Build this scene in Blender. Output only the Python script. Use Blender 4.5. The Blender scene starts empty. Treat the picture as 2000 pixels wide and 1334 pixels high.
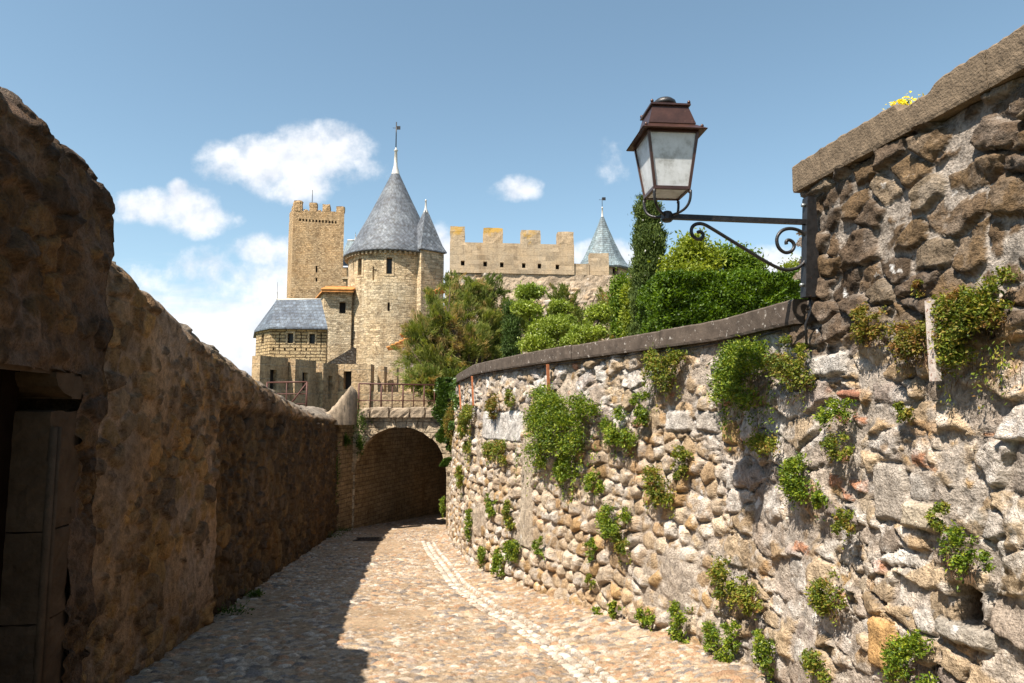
import bpy, math, random
import numpy as np
from mathutils import Vector
R = math.radians
random.seed(7); RNG = np.random.default_rng(11)
S = bpy.context.scene
COL = S.collection
# ------------------------------------------------------------------ camera
EYE = 1.6; FPX = 1333.0; PITCH = math.atan(133/1333.0)
cam_d = bpy.data.cameras.new('camera'); cam = bpy.data.objects.new('camera', cam_d); COL.objects.link(cam)
cam_d.sensor_width = 36; cam_d.lens = 36*FPX/2000; cam_d.clip_start = 0.05; cam_d.clip_end = 9000
cam.location = (0, 0, EYE); cam.rotation_euler = (math.pi/2+PITCH, 0, 0)
S.camera = cam
S.render.resolution_x = 1024; S.render.resolution_y = 683
S.view_settings.view_transform = 'Standard'; S.view_settings.look = 'None'
S.view_settings.exposure = 1.1; S.view_settings.gamma = 1
# ------------------------------------------------------------------ light
SUN = Vector((-0.42, -0.46, 1.0)).normalized()          # towards the sun
EL = math.asin(SUN.z); AZ = math.atan2(SUN.x, SUN.y)
sl = bpy.data.lights.new('sun', 'SUN'); so = bpy.data.objects.new('sun', sl); COL.objects.link(so)
sl.energy = 5.0; sl.angle = R(0.5); sl.color = (1.0, 0.92, 0.80)
so.rotation_euler = SUN.to_track_quat('Z', 'Y').to_euler(); so.location = (-20, -20, 40)

def ray(px, py):
    u = px-1000; v = 667-py; c, s = math.cos(PITCH), math.sin(PITCH)
    return (u, c*FPX-s*v, s*FPX+c*v)
def P(px, py, Y):                                       # real point seen at a photo position, at distance Y
    a = ray(px, py); k = Y/a[1]
    return Vector((a[0]*k, Y, EYE+a[2]*k))

# ------------------------------------------------------------------ world: sky with clouds (by direction)
w = bpy.data.worlds.new('World'); S.world = w; w.use_nodes = True
nt = w.node_tree; N = nt.nodes; L = nt.links; N.clear()
def nd(t, **k):
    n = N.new(t)
    for a, b in k.items(): setattr(n, a, b)
    return n
def mth(op, a, b=None, c=None, clamp=False):
    n = nd('ShaderNodeMath', operation=op, use_clamp=clamp)
    for i, x in enumerate((a, b, c)):
        if x is None: continue
        if isinstance(x, (int, float)): n.inputs[i].default_value = x
        else: L.new(x, n.inputs[i])
    return n.outputs[0]
sky = nd('ShaderNodeTexSky', sky_type='NISHITA', sun_disc=False, sun_elevation=EL, sun_rotation=AZ, air_density=1.0, dust_density=0.6, ozone_density=1.3)
tc = nd('ShaderNodeTexCoord'); sep = nd('ShaderNodeSeparateXYZ'); L.new(tc.outputs['Generated'], sep.inputs[0])
yy = mth('MAXIMUM', sep.outputs[1], 0.05)
U = mth('DIVIDE', sep.outputs[0], yy); V = mth('DIVIDE', sep.outputs[2], yy)
cmb = nd('ShaderNodeCombineXYZ'); L.new(U, cmb.inputs[0]); L.new(V, cmb.inputs[1])
nz = nd('ShaderNodeTexNoise'); nz.inputs['Scale'].default_value = 9; nz.inputs['Detail'].default_value = 9; nz.inputs['Roughness'].default_value = .58
L.new(cmb.outputs[0], nz.inputs['Vector'])
nz2 = nd('ShaderNodeTexNoise'); nz2.inputs['Scale'].default_value = 30; nz2.inputs['Detail'].default_value = 6; nz2.inputs['Roughness'].default_value = .6
L.new(cmb.outputs[0], nz2.inputs['Vector'])
blobs = [(545,316,118,54,1.08),(620,294,92,54,1.08),(575,365,75,36,.95),(455,305,55,30,.62),(668,285,45,28,.62),(690,330,50,35,.35),
         (320,405,105,36,1.0),(390,430,70,30,.9),(270,400,60,28,.9),(344,380,22,26,.9),
         (515,490,68,34,.85),(560,500,60,30,.7),(1008,368,48,24,.75),(1195,310,22,30,.16),
         (1180,505,75,32,1.0),(865,510,45,60,.95),(1500,515,110,30,.85),(700,560,400,70,.85)]
acc = None
for (bx, by, rx, ry, dn) in blobs:
    r0 = ray(bx, by); u0 = r0[0]/r0[1]; v0 = r0[2]/r0[1]
    a = mth('MULTIPLY', mth('SUBTRACT', U, u0), FPX/rx); b = mth('MULTIPLY', mth('SUBTRACT', V, v0), FPX/ry)
    d2 = mth('ADD', mth('MULTIPLY', a, a), mth('MULTIPLY', b, b))
    g = mth('MULTIPLY', mth('SUBTRACT', 1.0, mth('MULTIPLY', d2, .55)), dn)
    acc = g if acc is None else mth('SMOOTH_MAX', acc, g, .15)
# low cloud bank on the horizon, with thin streaks above it
st = nd('ShaderNodeTexNoise'); st.inputs['Scale'].default_value = 3.0; st.inputs['Detail'].default_value = 7
mp = nd('ShaderNodeMapping'); mp.inputs['Scale'].default_value = (1.2, 9, 1); mp.inputs['Rotation'].default_value = (0, 0, R(4))
L.new(cmb.outputs[0], mp.inputs[0]); L.new(mp.outputs[0], st.inputs['Vector'])
bank = mth('SUBTRACT', mth('MULTIPLY', mth('SUBTRACT', .215, V), 9.0), mth('MULTIPLY', mth('MAXIMUM', mth('SUBTRACT', U, -.25), 0), 1.0))
bank = mth('ADD', bank, mth('MULTIPLY', mth('SUBTRACT', st.outputs[0], .5), 2.6))
acc = mth('ADD', acc, mth('MULTIPLY', mth('SUBTRACT', nz.outputs[0], .5), 1.9))
acc = mth('ADD', acc, mth('MULTIPLY', mth('SUBTRACT', nz2.outputs[0], .5), 1.1))
acc = mth('MAXIMUM', acc, bank)
mr = nd('ShaderNodeMapRange', interpolation_type='SMOOTHSTEP'); mr.inputs[1].default_value = .05; mr.inputs[2].default_value = .95
L.new(acc, mr.inputs[0]); mask = mth('MULTIPLY', mr.outputs[0], mth('GREATER_THAN', sep.outputs[1], .06))
mask = mth('MULTIPLY', mask, .96)
hs = nd('ShaderNodeHueSaturation'); hs.inputs['Hue'].default_value = .482; hs.inputs['Saturation'].default_value = .93; hs.inputs['Value'].default_value = 1.0
L.new(sky.outputs[0], hs.inputs['Color'])
mx = nd('ShaderNodeMix', data_type='RGBA'); L.new(mask, mx.inputs[0]); L.new(hs.outputs[0], mx.inputs[6])
cr = nd('ShaderNodeMix', data_type='RGBA'); cr.inputs[6].default_value = (4.1, 4.4, 5.0, 1); cr.inputs[7].default_value = (6.3, 6.35, 6.5, 1)
mv = nd('ShaderNodeMapping'); mv.inputs['Location'].default_value = (0, .018, 0); L.new(cmb.outputs[0], mv.inputs[0])
nz3 = nd('ShaderNodeTexNoise'); nz3.inputs['Scale'].default_value = 9; nz3.inputs['Detail'].default_value = 6; nz3.inputs['Roughness'].default_value = .58; L.new(mv.outputs[0], nz3.inputs['Vector'])
lit = mth('ADD', mth('MULTIPLY', mth('SUBTRACT', nz.outputs[0], nz3.outputs[0]), 4.0), .72, clamp=True)
L.new(lit, cr.inputs[0]); L.new(cr.outputs[2], mx.inputs[7])
bg = nd('ShaderNodeBackground'); bg.inputs[1].default_value = .085; L.new(mx.outputs[2], bg.inputs[0])
wo = nd('ShaderNodeOutputWorld'); L.new(bg.outputs[0], wo.inputs[0])

# ------------------------------------------------------------------ numpy noise and stone patterns
def h2(i, j, k=0):
    n = (i.astype(np.int64)*374761393 + j.astype(np.int64)*668265263 + k*2147483647*3 + 1013904223*(k+1)) & 0x7fffffff
    n = ((n ^ (n >> 13))*1274126177) & 0x7fffffff
    n = ((n ^ (n >> 16))*668265263) & 0x7fffffff
    return ((n ^ (n >> 15)) & 0xfffff)/float(0xfffff)
def vnoise(x, y, k=0):
    i = np.floor(x); j = np.floor(y); fx = x-i; fy = y-j
    fx = fx*fx*fx*(fx*(fx*6-15)+10); fy = fy*fy*fy*(fy*(fy*6-15)+10)
    a = h2(i, j, k); b = h2(i+1, j, k); c = h2(i, j+1, k); d = h2(i+1, j+1, k)
    return (a*(1-fx)+b*fx)*(1-fy)+(c*(1-fx)+d*fx)*fy
def fbm(x, y, o=4, k=0, g=.5):
    s = 0; a = 1; t = 0
    for q in range(o):
        s = s+a*vnoise(x*(2**q)+q*17.3, y*(2**q)-q*9.1, k+q); t += a; a *= g
    return s/t
def ss(a, b, x):
    t = np.clip((x-a)/(b-a), 0, 1); return t*t*(3-2*t)
def voro(x, y, cw, ch, k=0, jit=.42):
    """irregular stones of mean size cw x ch (m): distance to the joint, id hashes, offset from centre"""
    ux = x/cw; uy = y/ch; j0 = np.floor(uy)
    best = np.full(x.shape, 1e9); sx = np.zeros_like(x); sy = np.zeros_like(x); bi = np.zeros_like(x); bj = np.zeros_like(x)
    cand = []
    for dj in (-1, 0, 1):
        jj = j0+dj; off = .5*(jj % 2)+.3*h2(jj, jj*0, k+3); i0 = np.floor(ux-off)
        for di in (-1, 0, 1):
            ii = i0+di
            cx = (ii+.5+off+(h2(ii, jj, k)-.5)*2*jit)*cw; cy = (jj+.5+(h2(ii, jj, k+1)-.5)*2*jit*.8)*ch
            an = ch/cw
            d = ((x-cx)*an)**2+(y-cy)**2
            cand.append((cx, cy, d, ii, jj))
            m = d < best
            best = np.where(m, d, best); sx = np.where(m, cx, sx); sy = np.where(m, cy, sy); bi = np.where(m, ii, bi); bj = np.where(m, jj, bj)
    e = np.full(x.shape, 1e9)
    for cx, cy, d, ii, jj in cand:
        vx = (cx-sx)*an; vy = cy-sy; ln = np.sqrt(vx*vx+vy*vy)
        ok = ln > 1e-6; ln = np.where(ok, ln, 1)
        dd = (((sx+cx)/2-x)*an*vx+((sy+cy)/2-y)*vy)/ln
        e = np.where(ok, np.minimum(e, dd), e)
    return e, h2(bi, bj, k+5), h2(bi, bj, k+6), h2(bi, bj, k+7), x-sx, y-sy
def palette(r, cols, r2):
    cols = np.array(cols); n = len(cols); i = np.minimum((r*n).astype(int), n-1)
    c = cols[i]; return c*(.78+.44*r2)[..., None]

# ------------------------------------------------------------------ object helpers
def tag(o, label=None, cat=None, group=None, kind=None):
    if label: o['label'] = label
    if cat: o['category'] = cat
    if group: o['group'] = group
    if kind: o['kind'] = kind
    return o
def empty(name, loc, label, cat, group=None):
    o = bpy.data.objects.new(name, None); COL.objects.link(o); o.location = loc; o.empty_display_size = .2
    return tag(o, label, cat, group)
def link(name, me, mat, parent=None):
    o = bpy.data.objects.new(name, me); COL.objects.link(o)
    if mat: me.materials.append(mat)
    if parent:
        o.parent = parent; o.matrix_parent_inverse.identity()
        o.location = -Vector(parent.location) if parent.parent is None else (0, 0, 0)
    return o
def grid_mesh(name, Pn, mat, parent=None, col=None, uv=None, keep=None, smooth=True, extra=None):
    """Pn (r,c,3) array to a quad grid; keep (r-1,c-1) mask; extra = (verts, faces) appended"""
    r, c, _ = Pn.shape
    idx = np.arange(r*c).reshape(r, c)
    F = np.stack([idx[:-1, :-1], idx[:-1, 1:], idx[1:, 1:], idx[1:, :-1]], -1).reshape(-1, 4)
    if keep is not None: F = F[keep.reshape(-1)]
    Vt = Pn.reshape(-1, 3)
    ccol = None if col is None else np.concatenate([col.reshape(-1, 3), np.ones((r*c, 1))], 1)
    if extra is not None:
        ev, ef, ec = extra
        F = np.concatenate([F, np.array(ef)+len(Vt)]); Vt = np.concatenate([Vt, np.array(ev)])
        if ccol is not None: ccol = np.concatenate([ccol, np.tile(np.array(list(ec)+[1.]), (len(ev), 1))])
    return np_mesh(name, Vt, F, mat, parent, ccol, smooth)
def np_mesh(name, Vt, F, mat, parent=None, ccol=None, smooth=True):
    me = bpy.data.meshes.new(name)
    n = len(F); k = F.shape[1]
    me.vertices.add(len(Vt)); me.vertices.foreach_set('co', np.ascontiguousarray(Vt, dtype=np.float32).ravel())
    me.loops.add(n*k); me.loops.foreach_set('vertex_index', F.astype(np.int32).ravel())
    me.polygons.add(n); me.polygons.foreach_set('loop_start', np.arange(0, n*k, k, dtype=np.int32))
    me.update(calc_edges=True)
    me.polygons.foreach_set('use_smooth', np.full(n, smooth))
    if ccol is not None:
        a = me.color_attributes.new('Col', 'FLOAT_COLOR', 'POINT'); a.data.foreach_set('color', ccol.astype(np.float32).ravel())
    me.validate(); return link(name, me, mat, parent)

class MB:
    def __init__(s): s.v = []; s.f = []; s.uv = []; s.sm = []
    def add(s, vs, fs, uvs=None, smooth=False):
        b = len(s.v); s.v += [tuple(p) for p in vs]
        for i, f in enumerate(fs):
            s.f.append([b+q for q in f]); s.uv.append(uvs[i] if uvs else None); s.sm.append(smooth)
        return s
    def hexa(s, c8):       # 4 bottom (ccw) + 4 top
        return s.add(c8, [(3,2,1,0),(4,5,6,7),(0,1,5,4),(1,2,6,5),(2,3,7,6),(3,0,4,7)])
    def box(s, x0, x1, y0, y1, z0, z1):
        return s.hexa([(x0,y0,z0),(x1,y0,z0),(x1,y1,z0),(x0,y1,z0),(x0,y0,z1),(x1,y0,z1),(x1,y1,z1),(x0,y1,z1)])
    def prism(s, foot, z0, z1):      # foot ccw seen from above
        n = len(foot); vs = [(p[0],p[1],z0) for p in foot]+[(p[0],p[1],z1) for p in foot]
        return s.add(vs, [tuple(range(n-1,-1,-1)), tuple(range(n,2*n))]+[(i,(i+1)%n,n+(i+1)%n,n+i) for i in range(n)])
    def rough(s, foot, z0, z1, step=.2, amp=.025, seed=0, topz=None):   # four-sided worn block
        a, b, c, d = [Vector((p[0], p[1], 0)) for p in foot]
        nu = max(2, int((b-a).length/step)); nv = max(2, int((d-a).length/step)); nw = max(2, int((z1-z0)/step))
        ids = {}; vs = []
        def vert(i, j, k):
            key = (i, j, k)
            if key in ids: return ids[key]
            u = i/nu; v = j/nv; q = k/nw
            p = a*(1-u)*(1-v)+b*u*(1-v)+c*u*v+d*(1-u)*v; p.z = z0+(z1-z0)*q
            cen = (a+b+c+d)/4; ex = (i in (0,nu))+(j in (0,nv))+(k == nw)
            if ex >= 2: p += (Vector((cen.x, cen.y, p.z))-p).normalized()*amp*.8; p.z -= amp*.6*(k == nw)
            rr = random.Random(hash((seed, i, j, k)))
            p += Vector((rr.uniform(-1,1), rr.uniform(-1,1), rr.uniform(-1,1)*(k > 0)))*amp*.6
            ids[key] = len(vs); vs.append(p); return ids[key]
        fs = []
        for i in range(nu):
            for k in range(nw):
                fs.append((vert(i,0,k),vert(i+1,0,k),vert(i+1,0,k+1),vert(i,0,k+1)))
                fs.append((vert(i+1,nv,k),vert(i,nv,k),vert(i,nv,k+1),vert(i+1,nv,k+1)))
            for j in range(nv):
                fs.append((vert(i,j,nw),vert(i+1,j,nw),vert(i+1,j+1,nw),vert(i,j+1,nw)))
        for j in range(nv):
            for k in range(nw):
                fs.append((vert(nu,j,k),vert(nu,j+1,k),vert(nu,j+1,k+1),vert(nu,j,k+1)))
                fs.append((vert(0,j+1,k),vert(0,j,k),vert(0,j,k+1),vert(0,j+1,k+1)))
        return s.add(vs, fs)
    def tube(s, pts, r, n=8, closed_ends=True, sq=False):
        pts = [Vector(p) for p in pts]; m = len(pts); rs = r if isinstance(r, (list, tuple)) else [r]*m
        vs = []; prev = None
        for i, p in enumerate(pts):
            t = (pts[min(i+1, m-1)]-pts[max(i-1, 0)]).normalized()
            if prev is None:
                a = Vector((0,0,1)) if abs(t.z) < .9 else Vector((0,1,0)); prev = t.cross(a).normalized()
            prev = (prev-t*prev.dot(t)).normalized(); q = t.cross(prev)
            for k in range(n):
                an = 2*math.pi*(k+(.5 if sq else 0))/n; vs.append(p+(prev*math.cos(an)+q*math.sin(an))*rs[i])
        fs = [(i*n+k, i*n+(k+1)%n, (i+1)*n+(k+1)%n, (i+1)*n+k) for i in range(m-1) for k in range(n)]
        if closed_ends: fs += [tuple(range(n-1,-1,-1)), tuple(range((m-1)*n, m*n))]
        return s.add(vs, fs, smooth=not sq)
    def lathe(s, c, prof, n=24, rot=0, smooth=True, u_scale=None):   # prof [(r,z)], c (x,y,z)
        vs = []; uvs = []; fs = []
        for r, z in prof:
            for k in range(n):
                an = rot+2*math.pi*k/n; vs.append((c[0]+r*math.cos(an), c[1]+r*math.sin(an), c[2]+z))
        m = len(prof); L_ = 0; rmax = max(p[0] for p in prof)
        for i in range(m-1):
            ln = math.hypot(prof[i+1][0]-prof[i][0], prof[i+1][1]-prof[i][1])
            for k in range(n):
                fs.append((i*n+k, i*n+(k+1)%n, (i+1)*n+(k+1)%n, (i+1)*n+k))
                ua = 2*math.pi*k/n*rmax; ub = 2*math.pi*(k+1)/n*rmax
                uvs.append([(ua, L_), (ub, L_), (ub, L_+ln), (ua, L_+ln)])
            L_ += ln
        return s.add(vs, fs, uvs, smooth)
    def build(s, name, mat, parent=None):
        me = bpy.data.meshes.new(name); me.from_pydata(s.v, [], s.f); me.update()
        uvl = me.uv_layers.new(name='UVMap').data
        for p, uv, sm in zip(me.polygons, s.uv, s.sm):
            p.use_smooth = sm; nx, ny, nzz = p.normal
            for q, li in enumerate(p.loop_indices):
                if uv: uvl[li].uv = uv[q]; continue
                co = me.vertices[me.loops[li].vertex_index].co
                if abs(nzz) > .8: uvl[li].uv = (co.x, co.y)
                else:
                    h = math.hypot(nx, ny); uvl[li].uv = ((-ny*co.x+nx*co.y)/h, co.z)
        return link(name, me, mat, parent)
def panel(mb, mapf, us, vs_, holes, depth):
    us = sorted(set(list(us)+[h[0] for h in holes]+[h[1] for h in holes])); vs_ = sorted(set(list(vs_)+[h[2] for h in holes]+[h[3] for h in holes]))
    nu, nv = len(us), len(vs_)
    V_ = [mapf(u, v, 0) for v in vs_ for u in us]; F_ = []; UV_ = []
    for j in range(nv-1):
        for i in range(nu-1):
            cu = (us[i]+us[i+1])/2; cv = (vs_[j]+vs_[j+1])/2
            if any(h[0] < cu < h[1] and h[2] < cv < h[3] for h in holes): continue
            F_.append((j*nu+i, j*nu+i+1, (j+1)*nu+i+1, (j+1)*nu+i)); UV_.append([(us[i],vs_[j]),(us[i+1],vs_[j]),(us[i+1],vs_[j+1]),(us[i],vs_[j+1])])
    mb.add(V_, F_, UV_, False)
    for (a, b, c, d) in holes:
        q = [(a,c),(b,c),(b,d),(a,d)]
        V2 = [mapf(u, v, 0) for u, v in q]+[mapf(u, v, depth) for u, v in q]
        mb.add(V2, [(i, 4+i, 4+(i+1)%4, (i+1)%4) for i in range(4)])
def pane(mapf, h, depth, name, mat, parent, label=None):
    a, b, c, d = h; m = MB(); g = .02
    m.add([mapf(a-g,c-g,depth-.03), mapf(b+g,c-g,depth-.03), mapf(b+g,d+g,depth-.03), mapf(a-g,d+g,depth-.03),
           mapf(a-g,c-g,depth+.03), mapf(b+g,c-g,depth+.03), mapf(b+g,d+g,depth+.03), mapf(a-g,d+g,depth+.03)],
          [(0,1,2,3),(7,6,5,4),(0,4,5,1),(1,5,6,2),(2,6,7,3),(3,7,4,0)])
    return m.build(name, mat, parent)

# ------------------------------------------------------------------ materials
def mat_base(name, rough=.9, spec=.2):
    m = bpy.data.materials.new(name); m.use_nodes = True; t = m.node_tree; b = t.nodes['Principled BSDF']
    b.inputs['Roughness'].default_value = rough; b.inputs['Specular IOR Level'].default_value = spec
    return m, t, b
def tn(t, typ, **k):
    n = t.nodes.new(typ)
    for a, b in k.items():
        if a.startswith('i_'): n.inputs[a[2:].replace('_', ' ')].default_value = b
        else: setattr(n, a, b)
    return n
def ramp(t, fac, stops):
    r = t.nodes.new('ShaderNodeValToRGB'); e = r.color_ramp.elements
    while len(e) < len(stops): e.new(.5)
    for q, (p, c) in zip(e, stops): q.position = p; q.color = tuple(c)+(1,) if len(c) == 3 else c
    t.links.new(fac, r.inputs[0]); return r.outputs[0]
def mixc(t, f, a, b, typ='MIX'):
    n = t.nodes.new('ShaderNodeMix'); n.data_type = 'RGBA'; n.blend_type = typ
    for i, x in ((0, f), (6, a), (7, b)):
        if isinstance(x, (int, float)): n.inputs[i].default_value = x
        elif isinstance(x, tuple): n.inputs[i].default_value = tuple(x)+(1,) if len(x) == 3 else x
        else: t.links.new(x, n.inputs[i])
    return n.outputs[2]
def noise(t, vec, sc, det=5, ro=.55):
    n = tn(t, 'ShaderNodeTexNoise'); n.inputs['Scale'].default_value = sc; n.inputs['Detail'].default_value = det; n.inputs['Roughness'].default_value = ro
    t.links.new(vec, n.inputs['Vector']); return n.outputs[0]
def bump(t, b, hgt, dist, strength=1., nrm=None):
    n = tn(t, 'ShaderNodeBump'); n.inputs['Strength'].default_value = strength; n.inputs['Distance'].default_value = dist
    t.links.new(hgt, n.inputs['Height'])
    if nrm is not None: t.links.new(nrm, n.inputs['Normal'])
    t.links.new(n.outputs[0], b.inputs['Normal']); return n.outputs[0]
def m_relief(name, contrast=.5, fine=1.0, lichen=None):
    m, t, b = mat_base(name)
    g = tn(t, 'ShaderNodeNewGeometry').outputs['Position']; a = tn(t, 'ShaderNodeAttribute', attribute_name='Col').outputs['Color']
    n1 = noise(t, g, 14, 8, .65); n2 = noise(t, g, 70, 4, .6); n3 = noise(t, g, 2.2, 4)
    k = ramp(t, n1, [(.3, (1-contrast,)*3), (.52, (1,)*3), (.72, (1+contrast*.55,)*3)])
    c = mixc(t, 1.0, a, k, 'MULTIPLY')
    k2 = ramp(t, n2, [(.35, (.62, .6, .58)), (.5, (1, 1, 1)), (.66, (1.25, 1.25, 1.25))])
    c = mixc(t, .75, c, k2, 'MULTIPLY')
    k3 = ramp(t, n3, [(.35, (.82, .78, .74)), (.6, (1.05, 1.05, 1.05))]); c = mixc(t, .8, c, k3, 'MULTIPLY')
    if lichen:
        f = ramp(t, noise(t, g, lichen[1], 6, .6), [(lichen[2], (0,)*3), (lichen[2]+.06, (1,)*3)]); c = mixc(t, f, c, lichen[0])
    t.links.new(c, b.inputs['Base Color'])
    h = tn(t, 'ShaderNodeMath', operation='MULTIPLY_ADD'); t.links.new(n1, h.inputs[0]); h.inputs[1].default_value = 1.6; t.links.new(n2, h.inputs[2])
    bump(t, b, h.outputs[0], .022*fine, .9)
    return m
def m_masonry(name, c1, c2, mortar, bw=.45, bh=.24, warp=.12, msize=.018, bd=.05, stain=(.5, .45, .4), lichen=None, sat=1, dark=.55):
    m, t, b = mat_base(name)
    uv = tn(t, 'ShaderNodeUVMap').outputs[0]; g = tn(t, 'ShaderNodeNewGeometry').outputs['Position']
    nn = tn(t, 'ShaderNodeTexNoise'); nn.inputs['Scale'].default_value = 1.7; nn.inputs['Detail'].default_value = 4; t.links.new(uv, nn.inputs['Vector'])
    sub = tn(t, 'ShaderNodeVectorMath', operation='SUBTRACT'); t.links.new(nn.outputs['Color'], sub.inputs[0]); sub.inputs[1].default_value = (.5,.5,.5)
    sc = tn(t, 'ShaderNodeVectorMath', operation='MULTIPLY_ADD'); t.links.new(sub.outputs[0], sc.inputs[0]); sc.inputs[1].default_value = (warp*2, warp*1.2, 0); t.links.new(uv, sc.inputs[2])
    br = tn(t, 'ShaderNodeTexBrick'); t.links.new(sc.outputs[0], br.inputs['Vector'])
    br.inputs['Scale'].default_value = 1; br.inputs['Brick Width'].default_value = bw; br.inputs['Row Height'].default_value = bh
    br.inputs['Mortar Size'].default_value = msize; br.inputs['Mortar Smooth'].default_value = .5; br.offset = .43
    br.inputs['Color1'].default_value = c1+(1,); br.inputs['Color2'].default_value = c2+(1,); br.inputs['Mortar'].default_value = mortar+(1,)
    b2 = tn(t, 'ShaderNodeTexBrick'); t.links.new(sc.outputs[0], b2.inputs['Vector']); b2.inputs['Scale'].default_value = 1
    b2.inputs['Brick Width'].default_value = bw*.58; b2.inputs['Row Height'].default_value = bh*.63; b2.offset = .37
    b2.inputs['Mortar Size'].default_value = msize*.8; b2.inputs['Mortar Smooth'].default_value = .6
    b2.inputs['Color1'].default_value = tuple(x*.72 for x in c1)+(1,); b2.inputs['Color2'].default_value = tuple(min(.8, x*1.18) for x in c2)+(1,); b2.inputs['Mortar'].default_value = mortar+(1,)
    bm = ramp(t, noise(t, g, .9, 4, .6), [(.47, (0,)*3), (.53, (1,)*3)]) if warp > .04 else 0.0
    bcol = mixc(t, bm, br.outputs['Color'], b2.outputs['Color'])
    bfac = mixc(t, bm, br.outputs['Fac'], b2.outputs['Fac'])
    n1 = noise(t, g, 2.4, 8, .68); n2 = noise(t, g, 13, 6, .62); n3 = noise(t, g, .42, 4)
    c = mixc(t, .9, bcol, ramp(t, n2, [(.33, (dark,)*3), (.5, (1,)*3), (.68, (1.28,)*3)]), 'MULTIPLY')
    c = mixc(t, .85, c, ramp(t, n1, [(.30, stain), (.46, (1, 1, 1)), (.66, (1.15, 1.1, 1.02))]), 'MULTIPLY')
    c = mixc(t, .6, c, ramp(t, n3, [(.4, (1.05, .98, .9)), (.6, (.9, .93, .98))]), 'MULTIPLY')
    ms_ = tn(t, 'ShaderNodeMapping'); ms_.inputs['Scale'].default_value = (1, 1, .12); t.links.new(g, ms_.inputs[0])
    c = mixc(t, .7, c, ramp(t, noise(t, ms_.outputs[0], 1.6, 6, .65), [(.36, (.72, .68, .64)), (.5, (1, 1, 1)), (.66, (1.1, 1.08, 1.05))]), 'MULTIPLY')
    if lichen:
        zz = tn(t, 'ShaderNodeSeparateXYZ'); t.links.new(g, zz.inputs[0])
        mr_ = tn(t, 'ShaderNodeMapRange'); mr_.inputs[1].default_value = lichen[1]; mr_.inputs[2].default_value = lichen[2]; t.links.new(zz.outputs[2], mr_.inputs[0])
        q = tn(t, 'ShaderNodeMath', operation='MULTIPLY_ADD'); t.links.new(mr_.outputs[0], q.inputs[0]); q.inputs[1].default_value = .55; t.links.new(noise(t, g, lichen[3], 6, .65), q.inputs[2])
        f = ramp(t, q.outputs[0], [(.86, (0,)*3), (.98, (1,)*3)]); c = mixc(t, f, c, lichen[0])
    t.links.new(c, b.inputs['Base Color'])
    inv = tn(t, 'ShaderNodeMath', operation='SUBTRACT'); inv.inputs[0].default_value = 1; t.links.new(bfac, inv.inputs[1])
    h = tn(t, 'ShaderNodeMath', operation='MULTIPLY_ADD'); t.links.new(n2, h.inputs[0]); h.inputs[1].default_value = 1.5; t.links.new(inv.outputs[0], h.inputs[2])
    bump(t, b, h.outputs[0], bd, 1.0); return m
def m_slate(name, ca, cb, size=.22, rot=45, rough=.45):
    m, t, b = mat_base(name, rough, .5)
    uv = tn(t, 'ShaderNodeUVMap').outputs[0]; g = tn(t, 'ShaderNodeNewGeometry').outputs['Position']
    mp_ = tn(t, 'ShaderNodeMapping'); mp_.inputs['Rotation'].default_value = (0, 0, R(rot)); t.links.new(uv, mp_.inputs[0])
    br = tn(t, 'ShaderNodeTexBrick'); t.links.new(mp_.outputs[0], br.inputs['Vector']); br.inputs['Scale'].default_value = 1
    br.inputs['Brick Width'].default_value = size; br.inputs['Row Height'].default_value = size; br.inputs['Mortar Size'].default_value = .012
    br.offset = 0 if rot else .5
    br.inputs['Color1'].default_value = ca+(1,); br.inputs['Color2'].default_value = cb+(1,); br.inputs['Mortar'].default_value = (.05,.055,.06,1)
    c = mixc(t, .9, br.outputs['Color'], ramp(t, noise(t, g, 4.5, 6, .7), [(.36, (.6, .52, .46)), (.5, (1, 1, 1)), (.64, (1.55, 1.55, 1.55))]), 'MULTIPLY')
    c = mixc(t, .8, c, ramp(t, noise(t, g, .7, 3, .6), [(.4, (.75, .75, .8)), (.62, (1.25, 1.25, 1.25))]), 'MULTIPLY')
    t.links.new(c, b.inputs['Base Color'])
    inv = tn(t, 'ShaderNodeMath', operation='SUBTRACT'); inv.inputs[0].default_value = 1; t.links.new(br.outputs['Fac'], inv.inputs[1])
    h = tn(t, 'ShaderNodeMath', operation='MULTIPLY_ADD'); t.links.new(noise(t, g, 6, 5), h.inputs[0]); h.inputs[1].default_value = 1.2; t.links.new(inv.outputs[0], h.inputs[2])
    bump(t, b, h.outputs[0], .03, .8); return m
def m_plain(name, c, rough=.8, spec=.3, metal=0, var=.25, sc=8, bd=.003, c2=None, thr=.55):
    m, t, b = mat_base(name, rough, spec); b.inputs['Metallic'].default_value = metal
    g = tn(t, 'ShaderNodeNewGeometry').outputs['Position']; n = noise(t, g, sc, 7, .65)
    cc = ramp(t, n, [(.3, tuple(x*(1-var) for x in c)), (.7, tuple(x*(1+var) for x in c))])
    if c2: cc = mixc(t, ramp(t, noise(t, g, sc*2.3, 6, .7), [(thr, (0,)*3), (thr+.06, (1,)*3)]), cc, c2)
    t.links.new(cc, b.inputs['Base Color']); bump(t, b, noise(t, g, sc*5, 4), bd, .8); return m
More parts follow.
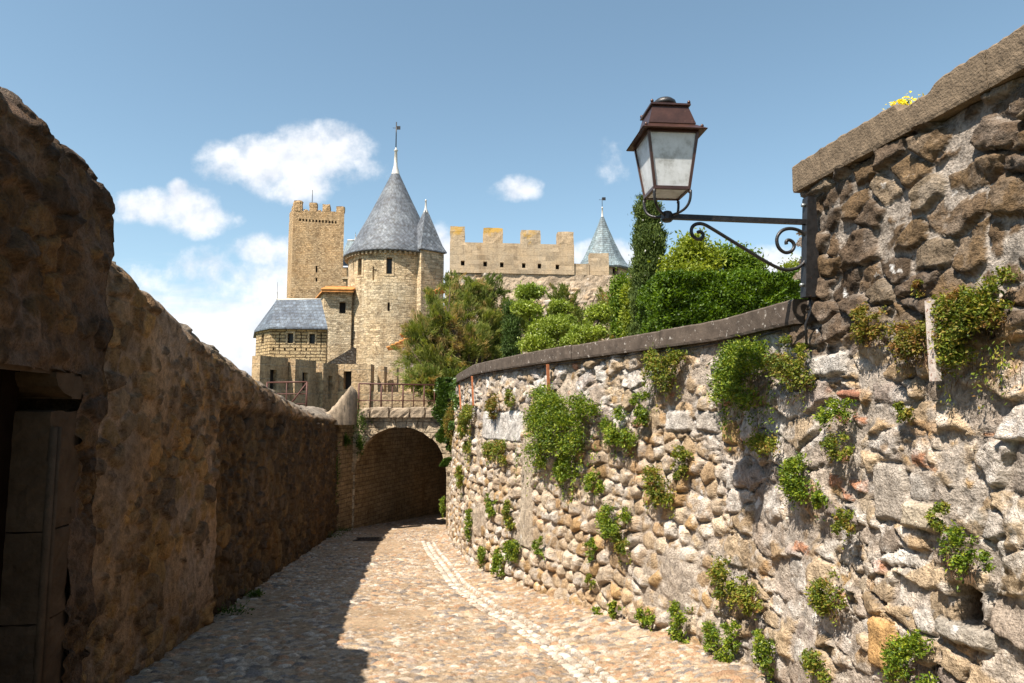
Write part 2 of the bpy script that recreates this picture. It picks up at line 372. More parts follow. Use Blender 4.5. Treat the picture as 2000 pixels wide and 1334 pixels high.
def m_leaf(name, cols, sc=1.2, rough=.5, trans=.35, patch=None):
    m, t, b = mat_base(name, rough, .35)
    ge = tn(t, 'ShaderNodeNewGeometry'); r = ge.outputs['Random Per Island']; g = ge.outputs['Position']
    n = len(cols); c = ramp(t, r, [(i/(n-1) if n > 1 else 0, q) for i, q in enumerate(cols)])
    c = mixc(t, .8, c, ramp(t, noise(t, g, sc, 3), [(.35, (.7, .75, .7)), (.65, (1.25, 1.2, 1.1))]), 'MULTIPLY')
    if patch: c = mixc(t, ramp(t, noise(t, g, patch[1], 5, .65), [(patch[2], (0,)*3), (patch[2]+.1, (1,)*3)]), c, mixc(t, r, patch[0], tuple(x*.6 for x in patch[0])))
    t.links.new(c, b.inputs['Base Color'])
    tr = tn(t, 'ShaderNodeBsdfTranslucent'); t.links.new(mixc(t, 1., c, (1.25, 1.25, .5), 'MULTIPLY'), tr.inputs[0])
    ms = tn(t, 'ShaderNodeMixShader'); ms.inputs[0].default_value = trans
    out = t.nodes['Material Output']; t.links.new(b.outputs[0], ms.inputs[1]); t.links.new(tr.outputs[0], ms.inputs[2]); t.links.new(ms.outputs[0], out.inputs[0])
    return m

M_RW = m_relief('rubble_stone', .62, 1.1, ((.62, .60, .58), 5.0, .66))
M_LW = m_relief('rendered_rubble', .6, 1.3)
M_ROAD = m_relief('cobbles', .35, .5)
M_COP = m_plain('coping_concrete', (.088, .068, .054), .95, .15, 0, .35, 9, .004, (.42, .38, .34), .605)
M_COPB = m_plain('coping_worn_stone', (.165, .122, .083), .95, .15, 0, .38, 14, .012, (.36, .31, .25), .66)
M_TOW = m_masonry('tower_stone', (.46, .36, .23), (.63, .52, .36), (.38, .295, .19), .55, .25, .18, .014, .08)
M_KEEP = m_masonry('keep_stone', (.44, .30, .165), (.60, .435, .265), (.33, .225, .13), .36, .19, .14, .02, .09, stain=(.6,.5,.38))
M_ASH = m_masonry('ashlar_stone', (.42, .33, .215), (.50, .40, .27), (.30, .235, .16), .75, .38, .03, .012, .04)
M_RUST = m_masonry('rusticated_stone', (.46, .35, .20), (.54, .42, .25), (.17, .12, .07), .62, .20, .03, .035, .12)
M_CURT = m_masonry('rendered_curtain_wall', (.385, .30, .205), (.40, .315, .22), (.37, .285, .195), 1.6, .5, .06, .008, .015, stain=(.8,.76,.72), lichen=((.44, .27, .07), EYE+9.6, EYE+13.1, 1.1), dark=.78)
M_RUIN = m_masonry('fallen_rubble_wall', (.38, .31, .235), (.55, .48, .40), (.26, .20, .15), .42, .24, .5, .035, .16)
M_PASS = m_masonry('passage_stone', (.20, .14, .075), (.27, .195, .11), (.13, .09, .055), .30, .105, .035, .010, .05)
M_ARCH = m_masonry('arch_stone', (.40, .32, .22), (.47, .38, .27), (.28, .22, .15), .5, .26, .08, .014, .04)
M_MERL = m_masonry('merlon_stone', (.34, .25, .155), (.43, .33, .215), (.42, .35, .26), .62, .42, .02, .012, .03)
M_SLATE = m_slate('slate_diamond', (.075, .085, .10), (.14, .155, .175), .26, 45, .68)
M_SLATE2 = m_slate('slate_rows', (.062, .078, .10), (.10, .122, .15), .24, 0, .7)
M_SLATE3 = m_slate('slate_green_grey', (.13, .175, .19), (.165, .21, .225), .22, 0, .65)
M_TILE = m_plain('orange_roof_tiles', (.50, .22, .07), .85, .2, 0, .4, 3, .03)
M_LEAD = m_plain('lead_capping', (.55, .52, .48), .5, .5, 0, .2, 5, .004)
M_DARK = m_plain('dark_opening', (.018, .014, .012), .7, .3)
M_GLASSD = m_plain('dark_window_glass', (.012, .012, .013), .35, .3)
M_DOORSHADE = m_plain('door_wood_shade_black', (.010, .006, .004), .9, .0)  # near-black: the doorway's deep shade is put into this colour
M_IRON = m_plain('black_wrought_iron', (.022, .021, .022), .42, .5, .3, .5, 30, .002, (.09, .045, .025), .62)
M_COPPER = m_plain('brown_lantern_metal', (.060, .026, .018), .36, .6, .35, .35, 12, .001, (.10, .05, .035), .62)
M_RUSTM = m_plain('rusty_steel', (.24, .085, .035), .85, .2, 0, .45, 20, .004, (.09, .035, .02), .6)
M_RPAINT = m_plain('flaked_white_paint', (.50, .43, .38), .8, .3, 0, .25, 30, .003, (.22, .07, .03), .56)
M_RAIL = m_plain('dark_red_railing', (.085, .032, .024), .6, .3, 0, .3, 20)
M_BARK = m_plain('bark', (.075, .055, .04), .95, .1, 0, .4, 20, .02)
M_SOIL = m_plain('dry_soil', (.16, .125, .08), .95, .1, 0, .35, 1.5, .03)
M_FIELD = m_plain('dry_grassland', (.12, .12, .05), .95, .1, 0, .4, .05, .05)
M_GUT = m_relief('gutter_stone', .2, .4)

# ------------------------------------------------------------------ plan of the lane
def road_z(Y): return np.where(Y < 22, -.077*Y, -.077*22-.05*(Y-22))
RW = [(2.62,-4.),(2.45,0),(2.30,3.0),(2.12,3.95),(1.99,4.7),(1.86,5.6),(1.50,6.38),(1.08,7.3),(.60,8.25),(.0,9.75),(-.50,11.2),(-1.0,14.2),(-1.3,16.9),(-1.15,19.5),(-.2,23.0)]
def poly_fn(pl, smooth=.25):
    p = np.array(pl, float); d = np.hypot(*np.diff(p, axis=0).T); s = np.concatenate([[0], np.cumsum(d)])
    ss_ = np.arange(0, s[-1], .05); xs = np.interp(ss_, s, p[:, 0]); ys = np.interp(ss_, s, p[:, 1])
    k = int(smooth/.05)*2+1; ker = np.hanning(k+2)[1:-1]; ker /= ker.sum()
    xs = np.convolve(np.pad(xs, k//2, mode='edge'), ker, 'valid'); ys = np.convolve(np.pad(ys, k//2, mode='edge'), ker, 'valid')
    tx = np.gradient(xs); ty = np.gradient(ys); l = np.hypot(tx, ty); tx /= l; ty /= l
    return ss_, xs, ys, tx, ty
rs, rx_, ry_, rtx, rty = poly_fn(RW, .5)
def rw_at(s): return np.interp(s, rs, rx_), np.interp(s, rs, ry_), -np.interp(s, rs, rty), np.interp(s, rs, rtx)   # x, y, normal towards the lane
def rw_hit(px, py):
    a = ray(px, py); r = a[0]/a[1]
    f = rx_-r*ry_; m = ry_ > 1.2
    i = np.where(m[:-1] & (np.sign(f[:-1]) != np.sign(f[1:])))[0]
    i = i[0] if len(i) else np.argmin(np.abs(np.where(m, f, 9)))
    return rs[i], ry_[i], P(px, py, ry_[i])
ZC = EYE+.735                    # top of the low coping
ZU = EYE+1.68                    # top of the high coping
S_STEP = np.interp(4.55, ry_, rs)  # where the high wall ends
BATTER = .045

# ------------------------------------------------------------------ right hand rubble wall
FEAT = []
for px, py, w_, h_, H, colr, rg_ in ((990,832,78,58,.06,(.52,.49,.46),1.), (1050,960,24,210,.062,(.42,.35,.27),.3), (1682,772,46,20,.075,(.36,.17,.11),.5),
        (1770,1252,58,96,.085,(.46,.28,.12),1.), (1940,1182,66,84,-.13,(.25,.18,.12),.6), (1826,1003,96,56,.095,(.45,.38,.29),.7), (1342,822,50,44,.07,(.50,.46,.42),.8),
        (1396,822,48,44,.062,(.44,.40,.36),.8), (1962,846,36,9,.075,(.47,.24,.13),.2), (1838,914,42,8,.07,(.46,.25,.14),.2), (1852,966,9,16,.06,(.50,.19,.12),.2), (1443,842,26,50,.055,(.44,.30,.14),.8),
        (1640,715,78,50,.08,(.46,.43,.40),1.), (1760,960,60,110,.05,(.40,.35,.30),.7), (1930,1232,110,40,.08,(.42,.38,.33),1.)):
    s_a, Y_a, p_a = rw_hit(px-w_/2, py); s_b, Y_b, p_b = rw_hit(px+w_/2, py); s_c, Y_c, p_c = rw_hit(px, py)
    FEAT.append((s_c, p_c.z, abs(s_b-s_a)/2, h_/FPX*Y_c/2, H, colr, rg_))
def right_pattern(s, z):
    # domain warp for angular outlines
    wx = (fbm(s*3, z*3, 3, 21)-.5)*.17; wz = (fbm(s*3+40, z*3, 3, 22)-.5)*.15
    zr = z-EYE
    hi = ss(S_STEP+.5, S_STEP-.3, s)*ss(.15, .55, zr+.25*(fbm(s*2, z*2, 2, 5)-.5))         # big brown stones of the high wall
    far = ss(S_STEP+.6, S_STEP+2.0, s+.9*(fbm(s*1.3, z*1.3, 3, 9)-.5)-.5*zr*0)
    low = far*ss(.15, -.35, zr+.5*(fbm(s*1.1, z*1.1+7, 2, 10)-.5))                            # rounded river cobbles low down
    A = voro(s+wx*1.2, z+wz*1.2, .33, .20, 30, .45); B = voro(s+wx, z+wz, .20, .125, 60, .46); C = voro(s+wx*.6+.2*zr, z+wz*.6, .185, .145, 90, .30)
    D = voro(s+wx, z+wz, .11, .075, 120); T_ = voro(s+wx, z+wz, .25, .145, 150, .44)
    rock = fbm(s*9, z*9, 5, 40, .6)-.5; ridg = np.abs(fbm(s*13, z*16, 4, 44, .6)-.5)
    chip = (fbm(s*24, z*24, 3, 46)-.5)*.022; face = fbm(s*4, z*5, 3, 47)-.5
    def stone(v, w_, H, tilt, rk, rd=0.):
        e, r1, r2, r3, ox, oz = v; e = e+chip*(1-rd); t = np.clip(e/w_, 0, 1)
        pf = (1-(1-t)**2.6)*(1-rd)+np.sqrt(1-(1-t)**2)*rd
        return (H*(.45+.85*r1)+face*H*.55*(1-rd)+rock*rk-ridg*rk*.7)*pf+(ox*(r2-.5)+oz*(r3-.66))*tilt*t-.03*(e < .004)
    hA = stone(A, .024, .068, .26, .050); hB = stone(B, .018, .055, .34, .040); hC = stone(C, .055, .085, .12, .022, 1.); hD = stone(D, .012, .038, .4, .02); hT = stone(T_, .024, .075, .40, .05)
    hs_ = ss(.4, .6, hi)
    selA = np.clip(hi+ss(.46, .54, fbm(s*.9+3, z*1.1, 3, 70))*(1-low)*.9, 0, 1); selA = ss(.35, .65, selA)
    small = ss(.60, .66, fbm(s*2.2, z*2.2, 3, 75))*(1-hi)
    h = hA*selA+hB*(1-selA); h = h*(1-small)+hD*small; lw = ss(.35, .65, low); h = h*(1-lw)+hC*lw
    h = h*(1-hs_)+hT*hs_
    # mortar / old render level
    mor = .012+.075*(fbm(s*1.5, z*1.5, 4, 80)-.38)+.02*(fbm(s*12, z*12, 4, 81)-.5)+.03*lw*0+.004*hi
    patch = ss(.60, .68, fbm(s*.8+9, z*.9, 3, 85))*(1-hi)*.05-.004*hi
    mor = np.clip(mor, .004, .042)+patch*.7+.012*(fbm(s*20, z*20, 3, 86)-.5)+.016*(fbm(s*6, z*9, 4, 87, .6)-.5)
    st = ss(-.003, .006, h-mor); hh = np.maximum(h, mor)
    pale = [(.44,.385,.33),(.37,.31,.26),(.51,.465,.42),(.33,.27,.22),(.43,.33,.225),(.29,.24,.21),(.48,.425,.375),(.40,.30,.195)]
    tan = [(.42,.305,.19),(.46,.35,.235),(.38,.27,.165),(.50,.405,.30),(.38,.25,.125),(.42,.325,.235),(.46,.375,.285)]
    brown = [(.125,.082,.048),(.155,.105,.064),(.095,.065,.042),(.14,.092,.050),(.19,.145,.10),(.12,.085,.058)]
    cA = palette(A[1], pale, A[2]); cAh = palette(A[1], brown, A[2]); cB = palette(B[1], pale+tan[:2], B[2]); cC = palette(C[1], tan, C[2]); cD = palette(D[1], tan+[(.45,.22,.13)], D[2])
    # white crust on the tops of some pale stones; darker band just below the low coping
    H_ = hi[..., None]; cA = cA*(1-H_)+cAh*H_; sA = selA[..., None]; lw3 = lw[..., None]; sm3 = small[..., None]
    cB = cB*(1-H_)+palette(B[1], brown, B[2])*1.1*H_
    c = cA*sA+cB*(1-sA); c = c*(1-sm3)+cD*sm3; c = c*(1-lw3)+cC*lw3
    c = c*(1-hs_[..., None])+palette(T_[1], brown, T_[2])*hs_[..., None]
    crust = (ss(.52, .64, fbm(s*7, z*7, 5, 95, .65))*.6)[..., None]*(1-.85*H_); c = c*(1-crust)+np.array([.60,.565,.53])*crust
    och = (ss(.74, .80, fbm(s*4+5, z*4, 3, 97))*.6*(1-hi*.8))[..., None]; c = c*(1-och)+np.array([.45,.27,.12])*och
    near = ss(S_STEP+4, S_STEP, s)[..., None]
    cm = np.array([.42,.345,.27])*(1-near)+np.array([.41,.355,.305])*near; cm = cm*(1-.15*H_)
    cm = cm*(.80+.35*fbm(s*3, z*3, 4, 99))[..., None]
    st3 = st[..., None]; c = c*st3+cm*(1-st3)
    for fs, fz, fw, fh, H, colr, rg_ in FEAT:
        if fs < s.min()-1 or fs > s.max()+1: continue
        e = np.minimum(fw-np.abs(s-fs+wx*.35), fh-np.abs(z-fz+wz*.35))+chip*rg_
        e = e-np.clip(.35*min(fw, fh)-np.hypot(np.maximum(fw-np.abs(s-fs), 0), np.maximum(fh-np.abs(z-fz), 0)), 0, 1)*.5
        m = ss(-.002, .008, e); t = np.clip(e/.03, 0, 1)
        hh = np.where((e < 0) & (e > -.012), hh-.012, hh); hh = hh*(1-m)+(H*(1-(1-t)**2.4)+rock*.03*rg_+face*.02*rg_)*m
        c = c*(1-m[..., None])+np.array(colr)*(.85+.3*fbm(s*6, z*6, 4, 98))[..., None]*m[..., None]
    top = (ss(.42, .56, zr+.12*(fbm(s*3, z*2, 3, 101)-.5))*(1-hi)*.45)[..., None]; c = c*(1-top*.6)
    return hh, c
def build_right_wall():
    root = empty('rubble_wall', (2., 5., -.4), 'pale rubble and cobble retaining wall on the right with concrete coping, tufted with plants', 'wall')
    s_all = [0.]
    while s_all[-1] < rs[-1]-.1:
        y = np.interp(s_all[-1], rs, ry_)
        s_all.append(s_all[-1]+(.05 if y < 1.8 else max(.0095, .0028*y)))
    sg = np.array(s_all); zz = np.arange(-2.1, ZU-.2, .0125)
    for nm, s0, s1 in (('masonry', 0, 99),):
        s, z = np.meshgrid(sg, zz)
        x, y, nx, ny = rw_at(s); h, c = right_pattern(s, z)
        top = np.where(s < S_STEP, ZU-.20, ZC-.165)
        h = h-.02+BATTER*(ZU-z)
        # worn end of the high wall
        Pn = np.stack([x+nx*h, y+ny*h, z], -1)
        sc = (s[:-1, :-1]+s[1:, 1:])/2; zc = (z[:-1, :-1]+z[1:, 1:])/2
        keep = (zc < np.where(sc < S_STEP-.02+.05*np.sin(zc*23)+.04*np.sin(zc*61), ZU-.19, ZC-.155)) & (zc > road_z((y[:-1, :-1]))-.35)
        keep = keep[:, ::1]
        idx = np.arange(Pn.shape[0]*Pn.shape[1]).reshape(Pn.shape[:2])
        F = np.stack([idx[:-1, 1:], idx[:-1, :-1], idx[1:, :-1], idx[1:, 1:]], -1).reshape(-1, 4)[keep.reshape(-1)]
        # core behind the face
        cs = np.arange(0, rs[-1], .25); ev = []; ef = []
        def core(sl, z1, off, thick):
            xx, yy_, nx_, ny_ = rw_at(sl); b0 = len(ev)
            for i in range(len(sl)):
                for o, zt in ((off, -3.2), (off, z1), (off+thick, z1), (off+thick, -3.2)): ev.append((xx[i]-nx_[i]*o, yy_[i]-ny_[i]*o, zt))
            for i in range(len(sl)-1):
                for k in range(3): ef.append((b0+4*i+k, b0+4*i+k+1, b0+4*i+k+5, b0+4*i+k+4))
            for e in (0, len(sl)-1): ef.append((b0+4*e, b0+4*e+1, b0+4*e+2, b0+4*e+3))
        core(cs, ZC-.17, .06, .36); hs_ = np.append(cs[cs < S_STEP-.06], S_STEP-.04); core(hs_, ZU-.21, .03, .42)
        Vt = np.concatenate([Pn.reshape(-1, 3), np.array(ev)]); F = np.concatenate([F, np.array(ef)+Pn.shape[0]*Pn.shape[1]])
        cc = np.concatenate([c.reshape(-1, 3), np.tile([.26,.21,.165], (len(ev), 1))]); cc = np.concatenate([cc, np.ones((len(cc), 1))], 1)
        used = np.zeros(len(Vt), bool); used[F.ravel()] = True; rm = np.cumsum(used)-1
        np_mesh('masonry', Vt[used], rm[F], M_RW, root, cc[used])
    # ragged stones on the end of the high wall
    mb = MB(); xx, yy_, nx_, ny_ = [float(q) for q in rw_at(S_STEP)]
    tx = Vector((-ny_, nx_, 0)); nn = Vector((nx_, ny_, 0)); base = Vector((xx, yy_, 0)); rr = random.Random(5); z = ZC-.12
    if tx.y < 0: tx = -tx
    while z < ZU-.25:
        hgt = rr.uniform(.1, .2)
        for o in (.02, .17, .32):
            c0 = base-nn*(o+.05)+tx*(-.10); dx = rr.uniform(.10, .17)
            f = [c0-nn*.0, c0+tx*dx, c0+tx*dx-nn*.145, c0-nn*.145]; f = [f[0], f[3], f[2], f[1]]
            mb.rough([(q.x, q.y) for q in f], z, z+hgt-.012, .035, .022, seed=rr.random())
        z += hgt
    ob = mb.build('end_stones', M_COPB, root)
    # copings
    def coping(name, sl, z0, z1, out, back, seed, mat, rag=0):
        m = MB(); xx, yy_, nx_, ny_ = rw_at(sl); rg = random.Random(seed); n = len(sl); prof = []
        V_ = []
        for i in range(n):
            top = z1+.002*rg.uniform(-1, 1)
            if rag: top -= .05*max(0, min(1, (rag[1]-abs(sl[i]-rag[0]))/.05))+.012*rg.random()
            offs = [(out-.005, z0), (out+.002*rg.uniform(-1,1), z0+.02), (out+.002*rg.uniform(-1,1), (z0+z1)/2), (out+.001*rg.uniform(-1,1), top-.012), (out-.012, top), ((out+back)/2, top+.004), (back+.02, top), (back, z0+.04), (back, z0)]
            for o, zq in offs: V_.append((xx[i]+nx_[i]*o, yy_[i]+ny_[i]*o, zq))
        k = 9; F_ = [(i*k+j, (i+1)*k+j, (i+1)*k+(j+1)%k, i*k+(j+1)%k) for i in range(n-1) for j in range(k)]
        F_ += [tuple(range(k)), tuple((n-1)*k+q for q in range(k-1, -1, -1))]
        m.add(V_, F_); return m.build(name, mat, root)
    bat = BATTER*(ZU-ZC)+.035
    rq = random.Random(12); a_ = S_STEP-.02; k_ = 0
    while a_ < rs[-1]-.4:
        b_ = min(a_+rq.uniform(1.5, 2.4), rs[-1]-.2); dz = rq.uniform(-.004, .004)
        coping('coping_slab', np.linspace(a_, b_-.007, max(3, int((b_-a_)/.06))), ZC-.165, ZC+dz, bat+.07+rq.uniform(-.004, .004), -.42, 3+k_, M_COP); a_ = b_; k_ += 1
    sp = rw_hit(1800, 200)[0]
    for a_, b_ in ((.2, 2.2), (2.2, 4.4), (4.4, sp-.45), (sp-.45, rw_hit(1622, 300)[0]), (rw_hit(1622, 300)[0], S_STEP+.03)):
        coping('coping_slab', np.linspace(a_, b_-.006, max(4, int((b_-a_)/.03))), ZU-.20, ZU+rq.uniform(-.004, .003), .085+rq.uniform(-.004, .004), -.48, int(b_*10), M_COPB, rag=(sp, .15))
    # iron straps let into the wall
    for (px, y0, y1, wd, mt, lab) in ((1091, 712, 778, .035, M_RUSTM, None), (939, 735, 792, .035, M_RUSTM, None), (912, 752, 800, .03, M_RUSTM, None), (1868, 588, 745, .045, M_RPAINT, 'white painted steel strap with rust showing through')):
        s0, Y0, p0 = rw_hit(px, y0); s1, Y1, p1 = rw_hit(px+(18 if mt == M_RPAINT else 6), y1)
        x_, y_, a_, b_ = [float(q) for q in rw_at(s0)]; n_ = Vector((a_, b_, 0)); t_ = Vector((-b_, a_, 0))
        def off(p): return p+n_*(.085+BATTER*(ZU-p.z))
        A_, B_ = off(p0), off(p1); m = MB(); q = wd/2; th = .028
        m.hexa([B_-t_*q, B_+t_*q, B_+t_*q+n_*th, B_-t_*q+n_*th, A_-t_*q*.8, A_+t_*q*.8, A_+t_*q*.8+n_*th, A_-t_*q*.8+n_*th])
        ob = m.build('iron_strap', mt, root)
        if lab: ob['label'] = lab
    # thin cable under the low coping
    sl = np.arange(S_STEP+.2, S_STEP+9, .25); xx, yy_, nx_, ny_ = rw_at(sl); m = MB()
    m.tube([(xx[i]+nx_[i]*(bat+.03), yy_[i]+ny_[i]*(bat+.03), ZC-.185-.01*abs(math.sin(i*.8))) for i in range(len(sl))], .005, 5)
    m.build('cable', M_IRON, root)
build_right_wall()

# ------------------------------------------------------------------ lane surface
GUT = [(832,1057),(840,1074),(849,1086),(870,1113),(891,1142),(920,1166),(955,1192),(992,1208),(1032,1235),(1072,1261),(1114,1293),(1151,1325),(1200,1372),(1290,1470)]
def ground_hit(px, py):
    a = ray(px, py); k = EYE/(-.077*a[1]-a[2]) if True else 0
    return a[0]*k, a[1]*k
gp = np.array([ground_hit(*g) for g in GUT])
def lane():
    Ys = np.exp(np.arange(math.log(2.6), math.log(27), .0030)); n = 400
    x0 = -5.2; x1 = 3.2
    u = np.linspace(0, 1, n); Y, Uu = np.meshgrid(Ys, u, indexing='ij')
    left = np.interp(Ys, [2, 5, 16, 22, 27], [-3.1, -3.1, -4.5, -3.0, -1.0]); 
    o = np.argsort(ry_); right = np.interp(Ys, ry_[o], rx_[o])+.2; right = np.where(Ys > 19, 1.5, right)
    X = left[:, None]+(right-left)[:, None]*Uu
    go = np.argsort(gp[:, 1]); gx = np.interp(Y, gp[go, 1], gp[go, 0])
    d = X-gx; has = ss(17.5, 16.5, Y)
    z = road_z(Y)+.10*ss(.08, 1.1, d)*has-.045*np.exp(-((d-.03)/.12)**2)*has+.05*(fbm(X*.5, Y*.5, 3, 200)-.5)
    wx = (fbm(X*8, Y*8, 2, 201)-.5)*.05; wy = (fbm(X*8+9, Y*8, 2, 202)-.5)*.04
    A = voro(X+wx, Y+wy, .090, .062, 210, .42); B = voro(X+wx, Y+wy, .055, .040, 230, .44)
    sel = ss(.42, .5, fbm(X*1.6, Y*1.6, 3, 240))
    def st(v, w_, H): t = np.clip(v[0]/w_, 0, 1); return 1.3*H*(.4+v[1]*.9)*np.sqrt(1-(1-t)**2)+(v[4]*(v[2]-.5)+v[5]*(v[3]-.5))*.25*t
    h = st(A, .028, .022)*sel+st(B, .02, .016)*(1-sel); mor = .007+.014*(fbm(X*2, Y*2, 3, 250)-.35)+.004*(fbm(X*25, Y*25, 3, 252)-.5)
    worn = ss(.55, .7, fbm(X*.7+4, Y*.7, 3, 260))*.008; mor = mor+worn
    m = ss(-.002, .004, h-mor)[..., None]; hh = np.maximum(h, mor)
    pal = [(.39,.315,.235),(.44,.365,.285),(.34,.27,.20),(.48,.42,.35),(.25,.225,.205),(.41,.30,.195),(.42,.35,.265),(.21,.19,.18),(.51,.46,.40),(.39,.255,.165)]
    c = palette(A[1], pal, A[2])*sel[..., None]+palette(B[1], pal, B[2])*(1-sel[..., None])
    cm = np.array([.35,.265,.18])*(.8+.4*fbm(X*4, Y*4, 4, 270))[..., None]
    bank = (ss(.05, .2, d)*has)[..., None]; cm = cm*(1-bank)+np.array([.38,.265,.165])*bank
    c = c*m+cm*(1-m); c = c*np.array([.85,.81,.77])
    Pn = np.stack([X, Y, z+hh], -1)
    o = grid_mesh('lane', Pn, M_ROAD, None, c)
    tag(o, 'narrow cobbled lane sloping down between two old stone walls', 'lane', kind='structure')
    # gutter of pale flat stones
    sv, gx_, gy_, tx, ty = poly_fn([tuple(q) for q in gp], .3); V_ = []; F_ = []; C_ = []; rr = random.Random(3)
    def zat(x, y):
        j = np.argmin(np.abs(Ys-y)); i = int(round((x-left[j])/(right[j]-left[j])*(n-1))); return z[j, min(max(i, 0), n-1)]
    def cob(c, t, a, b, hgt, col):
        b0 = len(V_); nrm = (-t[1], t[0]); k = 10
        for lv, (sc, zz_) in enumerate(((1.0, -.02), (1.0, hgt*.35), (.86, hgt*.8), (.5, hgt))):
            for q in range(k):
                an = 2*math.pi*q/k; ca, sa = math.cos(an), math.sin(an); pw = .7
                ex = math.copysign(abs(ca)**pw, ca)*a*sc*rr.uniform(.93, 1.05); ey = math.copysign(abs(sa)**pw, sa)*b*sc*rr.uniform(.93, 1.05)
                V_.append((c[0]+t[0]*ex+nrm[0]*ey, c[1]+t[1]*ex+nrm[1]*ey, c[2]+zz_)); C_.append(tuple(col)+(1,))
        for lv in range(3):
            for q in range(k): F_.append((b0+lv*k+q, b0+lv*k+(q+1)%k, b0+(lv+1)*k+(q+1)%k, b0+(lv+1)*k+q))
        V_.append((c[0], c[1], c[2]+hgt)); C_.append(tuple(col)+(1,)); ct = len(V_)-1
        for q in range(0, k, 2): F_.append((b0+3*k+q, b0+3*k+(q+1) % k, b0+3*k+(q+2) % k, ct))
    tones = [(.42,.365,.30),(.48,.43,.37),(.38,.32,.26),(.32,.27,.22),(.52,.48,.42)]
    for row, off, al in ((0, -.06, .92), (1, .045, .88), (2, .14, .6)):
        s_ = .05
        while s_ < sv[-1]-.1:
            ln = rr.uniform(.05, .09)*al if row != 0 else rr.uniform(.045, .075)
            i = int(s_/.05); x = gx_[i]; y = gy_[i]; t = (tx[i], ty[i]); nrm = (-t[1], t[0])
            cx = x+nrm[0]*(-off if nrm[0] < 0 else off); cy = y+nrm[1]*(-off if nrm[0] < 0 else off)
            if y > 2.7 and rr.random() > .06: cob((cx, cy, zat(cx, cy)+.010), t, ln*.48, rr.uniform(.042, .056)*al, .026+rr.uniform(0, .012), tones[rr.randrange(5)])
            s_ += ln*1.02
    o = np_mesh('gutter', np.array(V_), np.array(F_), M_GUT, None, np.array(C_))
    tag(o, 'gutter line of pale laid stones running along the cobbled lane', 'gutter', kind='structure')
lane()

# ------------------------------------------------------------------ left wall (in shade)
LW0 = (-2.82, 4.94); LDIR = Vector((-.112, 1)).normalized()
def lw_x(Y): return LW0[0]-.112*(Y-LW0[1])
def lw_Y(px, py):
    a = ray(px, py); r = a[0]/a[1]; return (LW0[0]+.112*LW0[1])/(r+.112)
def left_pattern(Y, z, sunk):
    wx = (fbm(Y*5, z*5, 3, 301)-.5)*.10; wz = (fbm(Y*5+9, z*5, 3, 302)-.5)*.09
    A = voro(Y+wx, z+wz, .24, .17, 310); B = voro(Y+wx, z+wz, .12, .085, 330)
    sel = ss(.45, .55, fbm(Y*1.2, z*1.2, 3, 340)); rock = fbm(Y*8, z*8, 4, 345)-.5
    ck = (fbm(Y*22, z*22, 3, 347)-.5)*.02
    def st(v, w_, H): t = np.clip((v[0]+ck)/w_, 0, 1); return H*(.2+v[1])*(1-(1-t)**2.4)
    h = st(A, .03, .055)*sel+st(B, .018, .04)*(1-sel)+rock*.03
    mor = .018+.075*(fbm(Y*1.6, z*1.6, 5, 350)-.47)+.03*(fbm(Y*9, z*9, 5, 351)-.5)-.02*sunk
    m = ss(-.004, .008, h-mor)[..., None]; hh = np.maximum(h, mor)
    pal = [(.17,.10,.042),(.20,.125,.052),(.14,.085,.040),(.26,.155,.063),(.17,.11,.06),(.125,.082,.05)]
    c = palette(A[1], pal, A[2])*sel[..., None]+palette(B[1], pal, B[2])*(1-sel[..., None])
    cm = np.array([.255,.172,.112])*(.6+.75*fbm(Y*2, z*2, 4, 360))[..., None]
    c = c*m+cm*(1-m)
    yel = (ss(.55, .72, fbm(Y*1.5+3, z*1.2, 4, 365))*.6)[..., None]; c = c*(1-yel)+c*np.array([1.25,1.05,.7])*yel
    c = c*(1-.52*sunk[..., None]); return hh*1.25, c
